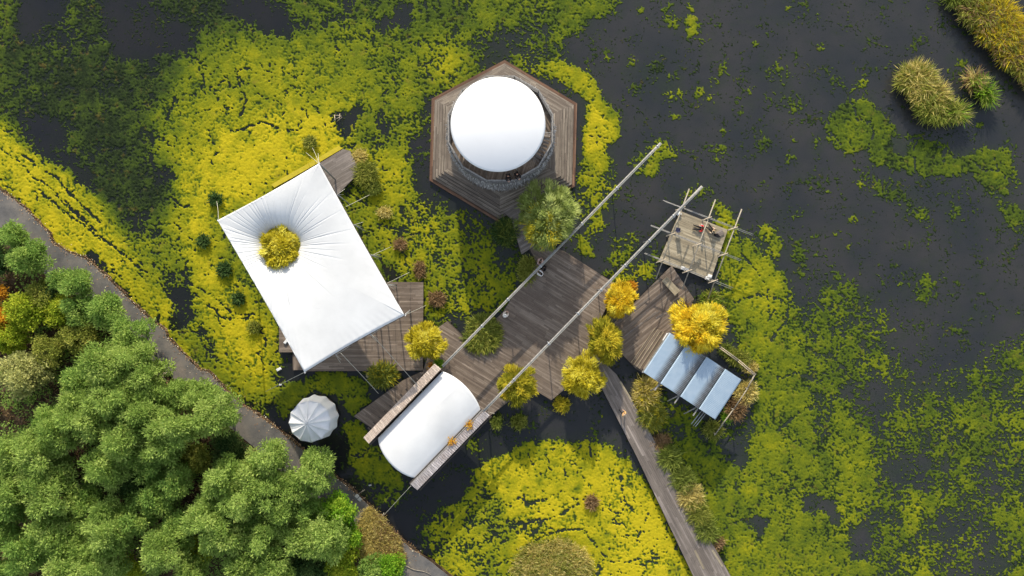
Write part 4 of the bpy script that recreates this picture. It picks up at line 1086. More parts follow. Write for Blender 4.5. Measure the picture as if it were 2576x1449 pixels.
# ------------------------------------------------------------------ bamboo raft
rf = thing('floating_raft', 'square pale wooden raft under a lattice of bamboo poles', 'raft', (W(1745, 618, 0).x, W(1745, 618, 0).y, 0))
q = [(1712, 531), (1831, 578), (1788, 704), (1657, 658)]
b = MB(); b.prism(wp(q, .42), .3, .42, pdir(q[0], q[1])); b.build('platform', M['deck_pale'], rf)
b = MB(); b.prism([tuple(Vector(p).lerp(Vector(wp([(1745, 618)], .4)[0]), .03)) for p in wp(q, .42)], -.15, .295); b.build('float_frame', M['timber'], rf)
ZP = 2.7
LP = [((1734, 475), (1650, 702)), ((1800, 502), (1716, 728)), ((1866, 526), (1781, 752))]
CP = [((1670, 505), (1893, 591)), ((1636, 567), (1863, 655)), ((1622, 637), (1845, 725))]
def isect(a, b_, c, d_):
    x1, y1, x2, y2, x3, y3, x4, y4 = *a, *b_, *c, *d_
    den = (x1 - x2) * (y3 - y4) - (y1 - y2) * (x3 - x4)
    A = x1 * y2 - y1 * x2; B_ = x3 * y4 - y3 * x4
    return ((A * (x3 - x4) - (x1 - x2) * B_) / den, (A * (y3 - y4) - (y1 - y2) * B_) / den)
for a, e in LP:
    b = MB(); b.tube(W(*a, ZP), W(*e, ZP), .065, .055, 8); b.build('long_pole', M['bamboo'], rf)
for a, e in CP:
    for o_ in (-1.4, 1.6):
        b = MB(); b.tube(W(a[0] + R.uniform(-3, 3), a[1] + o_ * .4 + R.uniform(-1, 1), ZP - .12), W(e[0] + R.uniform(-8, 3), e[1] + o_ + R.uniform(-1, 1), ZP - .12), .035, .03, 6); b.build('cross_pole', M['pole'], rf)
for i, l in enumerate(LP):
    for j, c in enumerate(CP):
        p = isect(*l, *c); g_ = W(*p, ZP)
        b = MB(); b.tube((g_.x, g_.y, -.6), (g_.x, g_.y, ZP), .06); b.build('post', M['bamboo'], rf)
        b = MB(); b.tube(W(p[0] - 17, p[1] + 6, ZP + .1), W(p[0] + 8, p[1] - 3, ZP + .1), .045); b.build('tie_bar', M['bamboo_pale'], rf)
for (x, y, an) in ((1708, 537, .3), (1718, 675, -.35), (1726, 679, -.35), (1779, 700, -.3), (1785, 695, -.3)):
    p = W(x, y, .5); b = MB(); b.box((p.x, p.y, .52), .42, .34, .22, an); b.box((p.x, p.y, .66), .3, .2, .06, an); b.build('mooring_float', M['white_paint'], rf)

# folding chair and things left on the raft
ch = thing('folding_chair', 'navy folding chair standing empty on the raft', 'chair', W(1703, 579, .42))
c = W(1703, 579, .42)
b = MB(); b.box((c.x, c.y, .86), .46, .44, .04, -.3); b.build('seat', M['navy'], ch)
b = MB(); b.add([(c.x - .2, c.y - .24, .86), (c.x + .24, c.y - .1, .86), (c.x + .3, c.y - .18, 1.3), (c.x - .16, c.y - .34, 1.3)], [(0, 1, 2, 3), (3, 2, 1, 0)]); b.build('backrest', M['navy'], ch)
for sx, sy in ((-.2, -.24), (.24, -.12), (-.25, .13), (.18, .25)):
    b = MB(); b.tube((c.x + sx, c.y + sy, .42), (c.x + sx * .7, c.y + sy * .7, .88), .016, n=6); b.build('leg', M['steel'], ch)
t = thing('board', 'flat pale board propped at the raft corner beside a striped sweater', 'board', W(1811, 587, .42))
p = W(1811, 587, .5); b = MB(); b.box((p.x, p.y, .5), .75, .6, .05, .5, (1, .5)); b.build('panel', M['deck_grey'], t)
for s_ in (-.25, .25):
    b = MB(); b.box((p.x + s_ * .87, p.y + s_ * .48, .447), .06, .5, .05, .5); b.build('batten', M['bamboo'], t)

# ------------------------------------------------------------------ small things on the path
for i, (x, y, sz, lab) in enumerate(((898, 1248, .36, 'square concrete slab half under leaves at the path edge'), (905, 1256, .36, 'clean square concrete slab standing clear on the path edge'))):
    p = W(x, y, .4); t = thing('paving_slab', lab, 'slab', (p.x, p.y, .36), 'loose slabs by the path')
    b = MB(); b.box((p.x, p.y, .395), sz, sz, .06, -.75); b.box((p.x, p.y, .435), sz * .86, sz * .86, .02, -.75); b.build('slab', M['slab'], t)
p = W(932, 1220, .4); t = thing('small_sign', 'little white board on a short stake in the dark reeds', 'sign', (p.x, p.y, 0))
b = MB(); b.add([(p.x - .14, p.y - .1, .5), (p.x + .13, p.y - .05, .5), (p.x + .11, p.y + .12, .62), (p.x - .16, p.y + .07, .62)], [(0, 1, 2, 3), (3, 2, 1, 0)]); b.build('plate', M['white_paint'], t)
b = MB(); b.tube((p.x, p.y, -.2), (p.x, p.y, .52), .02); b.build('stake', M['bamboo'], t)
p = W(929, 944, .05); t = thing('drum', 'round tan drum seen end on beside the lower bush', 'drum', (p.x, p.y, 0))
b = MB(); b.tube((p.x, p.y, -.1), (p.x, p.y, .3), .24, n=20); b.build('shell', M['bamboo'], t)
b = MB(); b.path([(p.x + .24 * math.cos(a), p.y + .24 * math.sin(a), .31) for a in np.linspace(0, 2 * np.pi, 25)], .05, 6); b.build('rim', M['bamboo_pale'], t)
for (x, y, an, lab) in ((720, 859, .9, 'white box on the canopy deck just beyond the membrane edge'), (698, 930, .5, 'white scrap panel floating near the canopy corner'), (702, 969, .05, 'small white scrap in the dark water above the round tent')):
    p = W(x, y, .5); z = .58 if y < 900 else .06
    t = thing('white_box', lab, 'box', (p.x, p.y, z - .06)); s_ = .5 if y < 940 else .26
    b = MB(); b.box((p.x, p.y, z), s_, s_ * .55, .14, an); b.box((p.x, p.y, z + .085), s_ * .9, s_ * .45, .03, an); b.build('shell', M['white_paint'], t)
for pl, z, lab in (([(918, 1232), (905, 1240), (898, 1249)], .42, 'curved grey branch lying from the reeds onto the concrete slab'),
                   ([(966, 1290), (958, 1303), (953, 1317)], .5, 'bare pale twig at the water end of the dry grass'),
                   ([(760, 1150), (752, 1158), (757, 1172), (755, 1188)], 2.0, 'crooked pale branch standing out over the path'),
                   ([(1022, 1424), (1040, 1433), (1068, 1438), (1084, 1446)], .42, 'long thin branch lying across the lower end of the path')):
    pts = [W(x, y, z) for x, y in pl]; t = thing('branch', lab, 'branch', pts[0])
    b = MB(); b.path(pts, [.035 - .02 * i / len(pts) for i in range(len(pts))], 6)
    m_ = pts[len(pts) // 2]; b.path([m_, m_ + Vector((.25, .2, .1)), m_ + Vector((.4, .5, .1))], [.02, .014, .008], 5); b.build('stem', M['pale_bark'], t)
# sticks in the open water by the canopy
p = W(855, 297, .1); t = thing('stake_frame', 'tangle of pale sticks leaning together in the dark water gap', 'stakes', (p.x, p.y, 0))
for dx, dy, ex_, ey_ in ((-.5, .3, .3, .1), (-.45, -.1, .3, 0), (-.3, -.35, .35, -.1), (-.55, .35, -.35, -.4), (.0, .45, .1, -.2)):
    b = MB(); b.tube((p.x + dx, p.y + dy, .1), (p.x + ex_, p.y + ey_, .75), .03); b.build('stick', M['bamboo_pale'], t)
# ------------------------------------------------------------------ yellow willows and bushes round the decks
willow(1071, 862, 44, 1.9, 'willow_yellow', 'pale yellow rounded willow on the deck between canopy and arched hall', n=7000, rz=1.5, z0=.5)
willow(1560, 754, 37, 1.8, 'willow_gold', 'orange yellow willow in the notch between the two right decks', ry=42, n=6500, rz=1.4)
willow(1519, 857, 36, 1.9, 'willow_mixed', 'tall oval green and yellow willow at the head of the boardwalk', ry=54, n=7500, rz=1.5, tilt=.25, leaf=(.5, .04))
willow(1466, 944, 46, 1.9, 'willow_yellow', 'yellow willow at the pond side tip of the middle terrace', ry=50, n=8000, rz=1.5, leaf=(.45, .038))
willow(1299, 967, 50, 1.8, 'willow_mixed', 'yellow green willow under the lower long mast', ry=46, n=8000, rz=1.4, leaf=(.45, .038))
willow(1754, 826, 66, 2.6, 'willow_gold', 'largest golden yellow willow overhanging the metal shed roof', n=16000, rz=2.2, ry=68, leaf=(.46, .036), extra=[('willow_yellow', .35, (.7, .5, .6))])
willow(1374, 548, 70, 3.0, 'willow_green', 'big grey green willow below the round pavilion', n=16000, rz=2.6, ry=80, leaf=(.5, .034), extra=[('willow_green', .4, (.9, .9, .6)), ('willow_mixed', .12, (-.3, -.9, .9))])
t = willow(705, 621, 52, 6.0, 'willow_yellow', 'yellow tree crown filling the round hole in the white canopy', n=9000, rz=1.15, z0=.3, leaf=(.34, .045))
def bush(x, y, r, mk, label, ry=None, n=2200, Lr=(.5, 1.1), z=.0, name='bush', wdt=.035, ang=0, extra=None, lean=1.0, cat='bush'):
    mats = [(mk, 1.0, 'foliage')] + [(a, f, 'foliage') for a, f in (extra or [])]
    return tuft(name, x, y, r, label, cat, mats, n, Lr, z, ry, ang, None, lean, wdt)
bush(965, 943, 36, 'reed_green', 'dark green and yellow bush in front of the canopy deck', 26, 2600, (.5, 1.2), .1, extra=[('willow_mixed', .45)])
bush(1213, 838, 46, 'reed_bush', 'broad olive bamboo bush growing under the upper long mast', 50, 4200, (.6, 1.3), .1, wdt=.045, extra=[('reed_green', .5)])
bush(1274, 583, 32, 'leaf_dark', 'dark bush in the shade of the round pavilion', 34, 2200, (.5, 1.1), 0, extra=[('reed_green', .7)])
bush(1327, 680, 20, 'reed_bush', 'small olive bush left of the three people on the terrace', 38, 1900, (.4, 1.0), .1, wdt=.04)
bush(1585, 722, 17, 'leaf_orange', 'small orange shrub behind the orange yellow willow', 14, 900, (.4, .8), .2)
bush(1412, 1016, 22, 'willow_mixed', 'small yellow bush in the water below the terrace tip', 25, 1300, (.4, .9))
bush(1304, 1062, 26, 'reed_bush', 'thin dark bush standing in open water below the yellow green willow', 24, 650, (.4, .9))
bush(1622, 988, 26, 'reed_straw', 'straw coloured reed clump left of the shed braces', 42, 2000, (.6, 1.3), extra=[('willow_mixed', .4)])
bush(1636, 1046, 30, 'reed_bush', 'yellow green reed clump just right of the boardwalk', 34, 2300, (.6, 1.2), extra=[('willow_mixed', .35)])
bush(1103, 914, 11, 'leaf_brightgreen', 'tiny bright green shrub at the top end of the tiled side roof', 10, 700, (.3, .6), 1.6)
bush(1084, 921, 8, 'leaf_orange', 'little orange plant beside the tiled side roof', 8, 260, (.2, .5), 1.0)
bush(1250, 1060, 15, 'reed_green', 'low green plant on the water side of the bluish side roof', 22, 800, (.3, .8))
bush(1785, 757, 24, 'reed_bush', 'loose green bush between the raft and the golden willow', 22, 1500, (.5, 1.1), extra=[('leaf_brightgreen', .25)])
bush(1722, 772, 22, 'reed_russet', 'faded pinkish plant at the upper left edge of the golden willow', 10, 500, (.4, .8), .4)
for x, y, zc, lab in ((1181, 1068, 3.5, 'orange vine sprig on the upper half of the bluish side roof'), (1137, 1111, 3.5, 'orange vine sprig in the middle of the bluish side roof')):
    p = W(x, y, zc); t = thing('vine_sprig', lab, 'vine', p)
    n = 90; d = rdir(n); d[:, 2] = np.abs(d[:, 2]) * .4; d = unit(d)
    P = np.array(p) + rng.normal(0, .2, (n, 3)) * np.array([1, 1, .15])
    leaf_mesh('leaves', P, d, unit(np.cross(d, np.array([0, 0, 1.0]) + rdir(n) * .3)), rng.uniform(.12, .3, n), .045, rng.random(n), M['leaf_orange'], t)

# dry clumps and shrubs standing in the weed
for x, y, r, mk, n, lab, ry in [
    (1487,1262,17,'reed_russet',900,'dark reddish dry tuft alone in the brightest yellow weed',17),
    (1798,1362,25,'reed_russet',1300,'fan shaped rusty dry tuft on the right edge of the boardwalk',22),
    (1780,1385,18,'reed_straw',800,'straw tuft leaning over the boardwalk below the rusty fan',14),
    (1100,752,23,'reed_russet',1300,'round pinkish brown dry tuft by the deck corner below the canopy tip',20),
    (1058,678,15,'reed_russet',800,'narrow upright brown tuft right of the canopy edge',24),
    (968,535,18,'reed_straw',700,'small tan tuft right of the canopy, uppermost beside its long edge',10),
    (1008,615,17,'reed_russet',700,'small pinkish tuft right of the canopy, halfway along its long edge',10),
    (545,503,13,'leaf_dark',700,'dark shrub holding the white rope at the left canopy corner',11),
    (515,607,12,'leaf_dark',700,'smallest dark green shrub in the weed, farthest left of the canopy',13),
    (566,678,19,'leaf_dark',1300,'largest dark leafy shrub in the weed left of the canopy',19),
    (602,752,13,'leaf_dark',800,'dark green shrub on a crack in the weed, lower left of the canopy',13),
    (643,822,14,'reed_bush',700,'faint olive shrub tucked against the lower left canopy edge',14),
    (783,360,20,'reed_bush',1000,'spreading shrub with dark base above the top canopy corner',14)]:
    tuft('shrub' if 'shrub' in lab else 'dry_tuft', x, y, r, lab, 'shrub' if 'shrub' in lab else 'dry plant', [(mk, 1, 'foliage')], n, (.4, 1.0), 0, ry, 0, None, 1.0, .035 if mk != 'leaf_dark' else .06)
# reeds along the right side of the boardwalk
for x, y, r, ry, mk, n, lab in [
    (1660,1108,24,20,'reed_russet',1200,'brownish reed clump at the upper end of the reed belt beside the boardwalk'),
    (1680,1150,22,30,'reed_green',2200,'plain green reed clump right of the boardwalk, just under the brownish one'),
    (1712,1200,24,32,'reed_green',2400,'green reed clump right of the boardwalk between plain green and tawny clumps'),
    (1735,1245,26,30,'reed_straw',1800,'tawny reed clump halfway down the boardwalk reed belt'),
    (1752,1290,26,32,'reed_bush',2300,'olive reed clump right of the boardwalk below the tawny one'),
    (1772,1330,20,28,'reed_green',1600,'green reed clump right above the rusty fan tuft')]:
    tuft('reed_clump', x, y, r, lab, 'reeds', [(mk, 1, 'foliage')], n, (.6, 1.3), 0, ry, -.45, 'reeds beside the boardwalk', .9)
for x, y, r, ry, mk, n, lab in [
    (1855,900,30,16,'reed_bush',1500,'olive weeds between the shed roof and the top fence rail'),
    (1882,922,22,14,'reed_straw',1100,'straw coloured weeds at the upper fence corner'),
    (1872,985,24,34,'reed_straw',1700,'tan weeds inside the right hand fence rail'),
    (1848,1026,20,28,'reed_russet',1500,'russet weeds below the shed corner, outside the end of the roof'),
    (1828,1045,14,18,'leaf_brightgreen',700,'fresh green weeds under the right lower corner of the shed roof'),
    (1792,1078,20,16,'reed_bush',1500,'dull olive weeds at the lowest fence post'),
    (1822,880,16,16,'reed_green',900,'green weeds at the upper right edge of the golden willow')]:
    tuft('weed_clump', x, y, r, lab, 'weeds', [(mk, 1, 'foliage')], n, (.5, 1.1), .0, ry, .3, 'weeds round the shed')
for x, y, r, ry, mk, n, lab in [
    (925,440,30,36,'reed_bush',2400,'olive reeds right of the shaded top deck'),
    (905,395,18,24,'reed_straw',1000,'yellowish reeds by the outer corner of the shaded top deck'),
    (940,475,22,20,'reed_green',1200,'green reeds just right of the top canopy edge')]:
    tuft('reed_clump', x, y, r, lab, 'reeds', [(mk, 1, 'foliage')], n, (.5, 1.1), 0, ry, 0, 'reeds by the top deck', .9)
# islands of tall reeds, upper right
def island(label, lobes, n, cat='reed bed'):
    c = W(lobes[0][0], lobes[0][1], 0); t = thing('reed_island', label, cat, c)
    for x, y, r, ry, an, mks in lobes:
        ct = W(x, y, 0)
        for mk, fr_ in mks:
            blades(disc_pts(x, y, r, 0, 160, ry, an), int(n * fr_ * r * (ry or r) / 1600), (.9, 1.9), .034, M[mk], t, .85, 'reeds', .5, ct)
    return t
island('larger of two reed islands, tan on top and green below', [(2296,205,30,28,0,[('reed_bush',.8),('reed_straw',.8)]), (2325,245,36,26,.6,[('reed_straw',.9),('reed_bush',.5)]), (2340,283,36,18,.3,[('reed_green',.9),('reed_bush',.8)]), (2392,285,18,10,.4,[('leaf_brightgreen',.25),('reed_bush',.9),('reed_straw',.3)]), (2262,212,10,8,0,[('reed_bush',.9)])], 3400)
island('small narrow reed island right of the larger one', [(2462,234,9,26,-.5,[('reed_green',.7),('leaf_brightgreen',.5)]), (2436,204,8,12,0,[('reed_russet',.5),('reed_straw',.5)])], 3600)
island('long reed bank crossing the top right corner', [(2450,30,38,36,.8,[('reed_bush',.8),('reed_russet',.5)]), (2490,70,50,36,.85,[('reed_russet',.5),('reed_bush',.7),('reed_gold',.5)]), (2535,120,54,36,.85,[('reed_russet',.5),('reed_bush',.6),('reed_gold',.6)]), (2510,50,50,22,.85,[('reed_gold',1.2)]), (2560,105,60,20,.9,[('reed_gold',1.2)]), (2590,180,54,34,.85,[('reed_bush',.8),('reed_russet',.5)]), (2660,260,60,34,.85,[('reed_bush',.8)]), (2420,-40,60,40,.8,[('reed_bush',.8)])], 3000)
island('tiny grass tuft at the top edge beside the reed bank', [(2395,2,16,8,0,[('reed_green',1.4)])], 3600)
tuft('reed_tuft', 2530, 168, 14, 'little feathery tuft in the water below the reed bank', 'reeds', [('reed_green', 1, 'reeds')], 260, (.7, 1.4))
# grassy mound at the lower edge
gm = thing('grass_mound', 'big rounded mound of dry blond grass at the lower edge of the weed', 'grass mound', W(1390, 1425, 0))
P = np.zeros((64, 16, 3)); cm = W(1388, 1430, 0); th = np.linspace(0, 2 * np.pi, 64, endpoint=False)
for j in range(16):
    t_ = j / 15; P[:, j] = np.stack([cm.x + np.cos(th) * 3.9 * t_ + 1e-3 * np.cos(th), cm.y + np.sin(th) * 3.0 * t_, 1.0 * (1 - t_ ** 2) - .12 + 0 * th], 1)
grid_obj('hummock', P, M['soil'], gm, wrap=True)
for mk, n in (('reed_straw', 7500), ('reed_bush', 3400), ('reed_green', 1600)):
    pts = []
    for _ in range(400):
        a = R.uniform(0, 6.283); q = math.sqrt(R.random()); pts.append(Vector((cm.x + math.cos(a) * q * 3.9, cm.y + math.sin(a) * q * 3.0, 1.0 * (1 - q * q) - .05)))
    blades(pts, n, (.5, 1.0), .024, M[mk], gm, 1.1, 'grass', .5, cm)
# dry grass apron where the path is overgrown
pts = []
poly = [(908,1305),(930,1275),(960,1300),(1005,1360),(1018,1405),(1000,1420),(940,1415),(905,1400),(890,1350)]
while len(pts) < 900:
    x, y = R.uniform(885, 1022), R.uniform(1270, 1422)
    if inside(poly, np.array([x]), np.array([y]))[0]: pts.append(W(x, y, .36))
tag(blades(pts, 9000, (.3, .75), .022, M['reed_straw'], None, 1.6, 'dry_grass', .42), kind='stuff', label='matted dry grass overgrowing the asphalt path', cat='grass')
pts2 = [p for p in pts if p.x > W(945, 0).x]
tag(blades(pts2, 3500, (.3, .7), .022, M['reed_russet'], None, 1.6, 'dry_grass', .4), kind='stuff', label='brown dead grass at the water side of the overgrown path', cat='grass')

# ------------------------------------------------------------------ woodland on the shore
FOREST = [  # x, y, radius, kind, height
 (40,600,34,'m',3.2),(82,648,44,'m',3.6),(6,650,32,'d',2.6),(155,703,26,'m',2.8),(198,716,36,'m',3.4),(124,735,24,'d',2.2),(270,788,42,'m',3.8),
 (62,785,48,'y',3.4),(108,748,36,'e',2.8),(146,782,36,'y',2.8),(2,738,20,'o',2.4),(8,800,30,'o',2.8),(205,782,36,'m',3.2),(262,770,30,'m',3.0),(340,840,42,'m',4.2),
 (208,855,44,'e',3.2),(30,850,36,'y',3.0),(14,840,24,'o',2.4),(62,942,58,'p',4.4),(128,880,42,'e',3.2),(105,915,34,'p',3.6),(285,917,66,'l',6.0),(352,893,46,'l',5.4),(392,948,46,'l',5.4),
 (205,960,42,'m',4.6),(298,998,62,'l',6.4),(212,1030,56,'l',6.2),(372,1018,56,'l',6.4),(140,1052,38,'m',4.6),
 (160,1090,52,'l',6.2),(105,1122,52,'l',6.0),(33,1140,44,'l',5.6),(250,1062,50,'l',6.2),(330,1100,60,'l',6.8),(452,1066,60,'l',6.6),(548,1035,56,'l',6.2),(505,1000,42,'l',5.6),(455,985,36,'l',5.2),
 (418,1126,46,'l',6.2),(575,1126,44,'d',2.4),(495,1152,34,'b',3.0),(283,1170,52,'l',6.4),(50,1205,58,'l',6.4),(130,1186,54,'l',6.4),(150,1245,56,'l',6.6),(45,1265,52,'m',5.8),
 (385,1168,42,'m',5.2),(217,1252,42,'m',4.6),(330,1212,44,'d',3.6),(402,1245,46,'m',5.0),(452,1208,42,'m',5.2),(585,1200,58,'l',6.4),(620,1252,52,'l',6.6),(535,1288,58,'l',6.8),(568,1336,56,'l',6.8),
 (283,1320,64,'l',7.0),(150,1336,58,'l',6.6),(83,1378,56,'m',6.2),(202,1412,62,'l',7.0),(418,1376,60,'l',6.8),(268,1402,56,'l',6.8),(493,1392,38,'g',3.2),(335,1428,32,'g',3.2),(483,1444,44,'l',6.0),(618,1428,48,'l',6.2),
 (30,1440,48,'m',5.6),(18,1335,44,'m',5.2),(350,1290,44,'m',5.4),(465,1320,44,'m',5.2),
 (678,1150,46,'l',5.8),(806,1152,32,'l',4.6),(806,1192,44,'l',5.2),(748,1215,44,'l',5.2),(678,1235,58,'l',6.2),(712,1270,44,'l',5.8),(640,1195,40,'l',5.6),
 (848,1283,48,'q',3.6),(777,1284,34,'m',4.4),(822,1345,60,'l',5.8),(760,1346,42,'l',5.4),(672,1352,56,'l',6.2),(640,1310,40,'m',5.0),(688,1424,52,'l',6.2),(778,1428,44,'d',3.4),
 (862,1424,36,'y',3.0),(884,1340,30,'q',2.6),(937,1430,34,'s',2.4),(985,1430,32,'n',2.4),(870,1385,28,'g',2.6)]
KIND = {'l': ('leaf_light', 'light green', 1.5), 'm': ('leaf_mid', 'mid green', 1.4), 'd': ('leaf_dark', 'dark green', 1.2), 'y': ('leaf_lime', 'yellow green', 1.3), 'e': ('reed_bush', 'dull olive', 1.2),
        'o': ('leaf_orange', 'orange', 1.2), 'p': ('leaf_pale', 'pale thin leaved', .8), 'b': ('reed_bush', 'brownish olive', 1.0), 'g': ('leaf_lime', 'bright yellow', .9), 'q': ('leaf_brightgreen', 'bright glossy green', 1.2), 's': ('leaf_mid', 'greyish green', 1.2), 'n': ('leaf_brightgreen', 'vivid green', 1.3)}
ORD = ['first','second','third','fourth','fifth','sixth','seventh','eighth','ninth','tenth','eleventh','twelfth','thirteenth','fourteenth','fifteenth','sixteenth']
BANDS = [(0,760,'at the path bend above the wood'),(760,860,'in the strip below the path bend'),(860,1000,'in the upper part of the wood'),(1000,1110,'level with the arched hall'),(1110,1180,'level with the round white tent'),(1180,1270,'just below the round white tent'),(1270,1365,'in the row above the bottom edge'),(1365,1700,'along the bottom edge of the photo')]
def fband(y): return next(i for i, b in enumerate(BANDS) if b[0] <= y < b[1])
def flabel(f):
    bi = fband(f[1]); same = sorted([g_ for g_ in FOREST if g_[3] == f[3] and fband(g_[1]) == bi], key=lambda g_: g_[0])
    w = KIND[f[3]][1]; kind = 'tree' if f[4] > 3.5 else 'shrub'
    if len(same) == 1: return f'only {w} {kind} {BANDS[bi][2]}'
    return f'{ORD[same.index(f)]} {w} {kind} from the left {BANDS[bi][2]}'
for f in FOREST:
    x, y, r, kd, hz = f
    mk, w, dens = KIND[kd]; c = W(x, y, hz); k = (H - hz) / H / PXM
    tree = hz > 3.5; top = hz; hz = hz * .62; c = W(x, y, hz); k = (H - hz) / H / PXM
    t = thing('broadleaf_tree' if tree else 'shrub', flabel(f), 'tree' if tree else 'shrub', (c.x, c.y, .3), 'trees and shrubs of the shore wood')
    Rx = r * k * 1.03
    trunk_part((c.x, c.y, .28), (c.x, c.y, hz), .07 + .02 * top, t, M['pale_bark'] if kd in 'lp' else M['bark'], 5 if tree else 4, Rx * .55)
    lf = {'l': (.3, .055), 'm': (.3, .058), 'p': (.24, .085), 'q': (.2, .085), 'y': (.22, .075)}.get(kd, (.22, .07))
    broad_crown((c.x, c.y, hz), Rx, max(Rx * .75, hz * .88), dens * 11 * (1 if tree else 1.1), M[mk], t, lf)
# undergrowth between the trunks
pts = []; poly = [(-120,600),(0,600),(100,690),(200,760),(330,880),(500,1000),(620,1110),(760,1230),(880,1340),(900,1420),(980,1449),(980,1560),(-120,1560)]
for _ in range(9000):
    x, y = R.uniform(-120, 980), R.uniform(600, 1560)
    pts.append((x, y))
a = np.array(pts); a = a[inside(poly, a[:, 0], a[:, 1])]
cl = perlin(a[:, 0], a[:, 1], 60, 40) > -.12
def undergrowth(sel, n, mk, zr, lab, L=(.18, .4)):
    p = a[sel]; k = rng.integers(0, len(p), n); q = p[k] + rng.normal(0, 5, (n, 2))
    P = np.stack([(q[:, 0] - 1288) / PXM, (724.5 - q[:, 1]) / PXM, .3 + rng.uniform(0, zr, n)], 1)
    d = rdir(n); d[:, 2] = np.abs(d[:, 2]) * .6; d = unit(d); sd = unit(np.cross(d, rdir(n) * .5 + np.array([0, 0, 1.0])))
    tag(leaf_mesh('undergrowth', P, d, sd, rng.uniform(*L, n), .06, rng.random(n), M[mk], None), kind='stuff', label=lab, cat='undergrowth')
undergrowth(cl, 36000, 'leaf_mid', 1.4, 'leafy green undergrowth filling the gaps of the wood')
undergrowth(~cl, 9000, 'reed_russet', .35, 'brown withered undergrowth in the gaps of the wood')
# ------------------------------------------------------------------ people
def cloth(name, c): 
    if name not in M: M[name] = plain(name, c, .12, 12, .85, .2, 0, .1)
    return M[name]
SKIN = plain('skin', (.5, .3, .22), .06, 20, .55, .3)
def pose(kind):
    J = {}
    if kind in ('stand', 'walk', 'lean'):
        J = dict(pelvis=(0, 0, .95), belly=(0, .01, 1.1), chest=(0, .01, 1.32), neck=(0, .01, 1.48), head=(0, .03, 1.62), crown=(0, .03, 1.7))
        for s, sx in (('L', -1), ('R', 1)):
            J['sh' + s] = (sx * .18, 0, 1.42); J['el' + s] = (sx * .25, -.03, 1.14); J['wr' + s] = (sx * .25, .1, .9)
            J['hip' + s] = (sx * .1, 0, .9); J['kn' + s] = (sx * .11, .02, .5); J['an' + s] = (sx * .11, -.02, .09); J['toe' + s] = (sx * .13, .16, .04)
        if kind == 'walk':
            J.update(knL=(-.1, .18, .52), anL=(-.1, .26, .1), toeL=(-.1, .44, .06), knR=(.1, -.03, .5), anR=(.1, -.3, .14), toeR=(.1, -.14, .04), elL=(-.25, -.14, 1.14), wrL=(-.22, -.16, .9), elR=(.25, .08, 1.14), wrR=(.2, .26, 1.0))
        if kind == 'lean':
            for k in ('belly', 'chest', 'neck', 'head', 'crown', 'shL', 'shR'):
                x, y, z = J[k]; J[k] = (x, y + (z - .95) * .55, z - (z - .95) * .12)
            for s, sx in (('L', -1), ('R', 1)): J['el' + s] = (sx * .26, .42, 1.12); J['wr' + s] = (sx * .1, .58, 1.14)
    else:
        J = dict(pelvis=(0, 0, .14), belly=(0, .0, .28), chest=(0, .06, .5), neck=(0, .1, .66), head=(0, .14, .8), crown=(0, .15, .88))
        for s, sx in (('L', -1), ('R', 1)):
            J['sh' + s] = (sx * .18, .08, .6); J['hip' + s] = (sx * .1, .04, .13)
            if kind == 'squat':
                J['kn' + s] = (sx * .2, .42, .46); J['an' + s] = (sx * .15, .3, .09); J['toe' + s] = (sx * .17, .46, .04); J['el' + s] = (sx * .26, .34, .46); J['wr' + s] = (sx * .12, .52, .4)
            elif kind == 'cross':
                J['kn' + s] = (sx * .4, .28, .2); J['an' + s] = (sx * -.02, .4 + .07 * sx, .1); J['toe' + s] = (sx * -.16, .44 + .07 * sx, .06); J['el' + s] = (sx * .32, .18, .36); J['wr' + s] = (sx * .2, .42, .3)
            else:   # legs stretched out
                J['kn' + s] = (sx * .15, .5, .24 if s == 'L' else .16); J['an' + s] = (sx * .2, .9, .1); J['toe' + s] = (sx * .24, .97, .2); J['el' + s] = (sx * .3, .02, .34); J['wr' + s] = (sx * .3, .26, .2)
        if kind == 'recline':
            J.update(belly=(0, -.14, .24), chest=(0, -.36, .32), neck=(0, -.54, .4), head=(0, -.68, .46), crown=(0, -.77, .48))
            for s, sx in (('L', -1), ('R', 1)): J['sh' + s] = (sx * .18, -.46, .36); J['el' + s] = (sx * .34, -.44, .16); J['wr' + s] = (sx * .28, -.2, .2)
    return {k: Vector(v) for k, v in J.items()}
def skinned(name, verts, edges, rads, root, mat, parent, xf):
    bm = bmesh.new(); sk = bm.verts.layers.skin.verify()
    vs = [bm.verts.new(xf(v)) for v in verts]
    for v, r in zip(vs, rads): v[sk].radius = (r, r)
    vs[root][sk].use_root = True
    for a_, b_ in edges: bm.edges.new((vs[a_], vs[b_]))
    me = bpy.data.meshes.new(name); bm.to_mesh(me); bm.free()
    o = link(name, me, mat, parent)
    o.modifiers.new('skin', 'SKIN').use_smooth_shade = True
    o.modifiers.new('subdiv', 'SUBSURF').levels = 1; o.modifiers['subdiv'].render_levels = 1
    return o
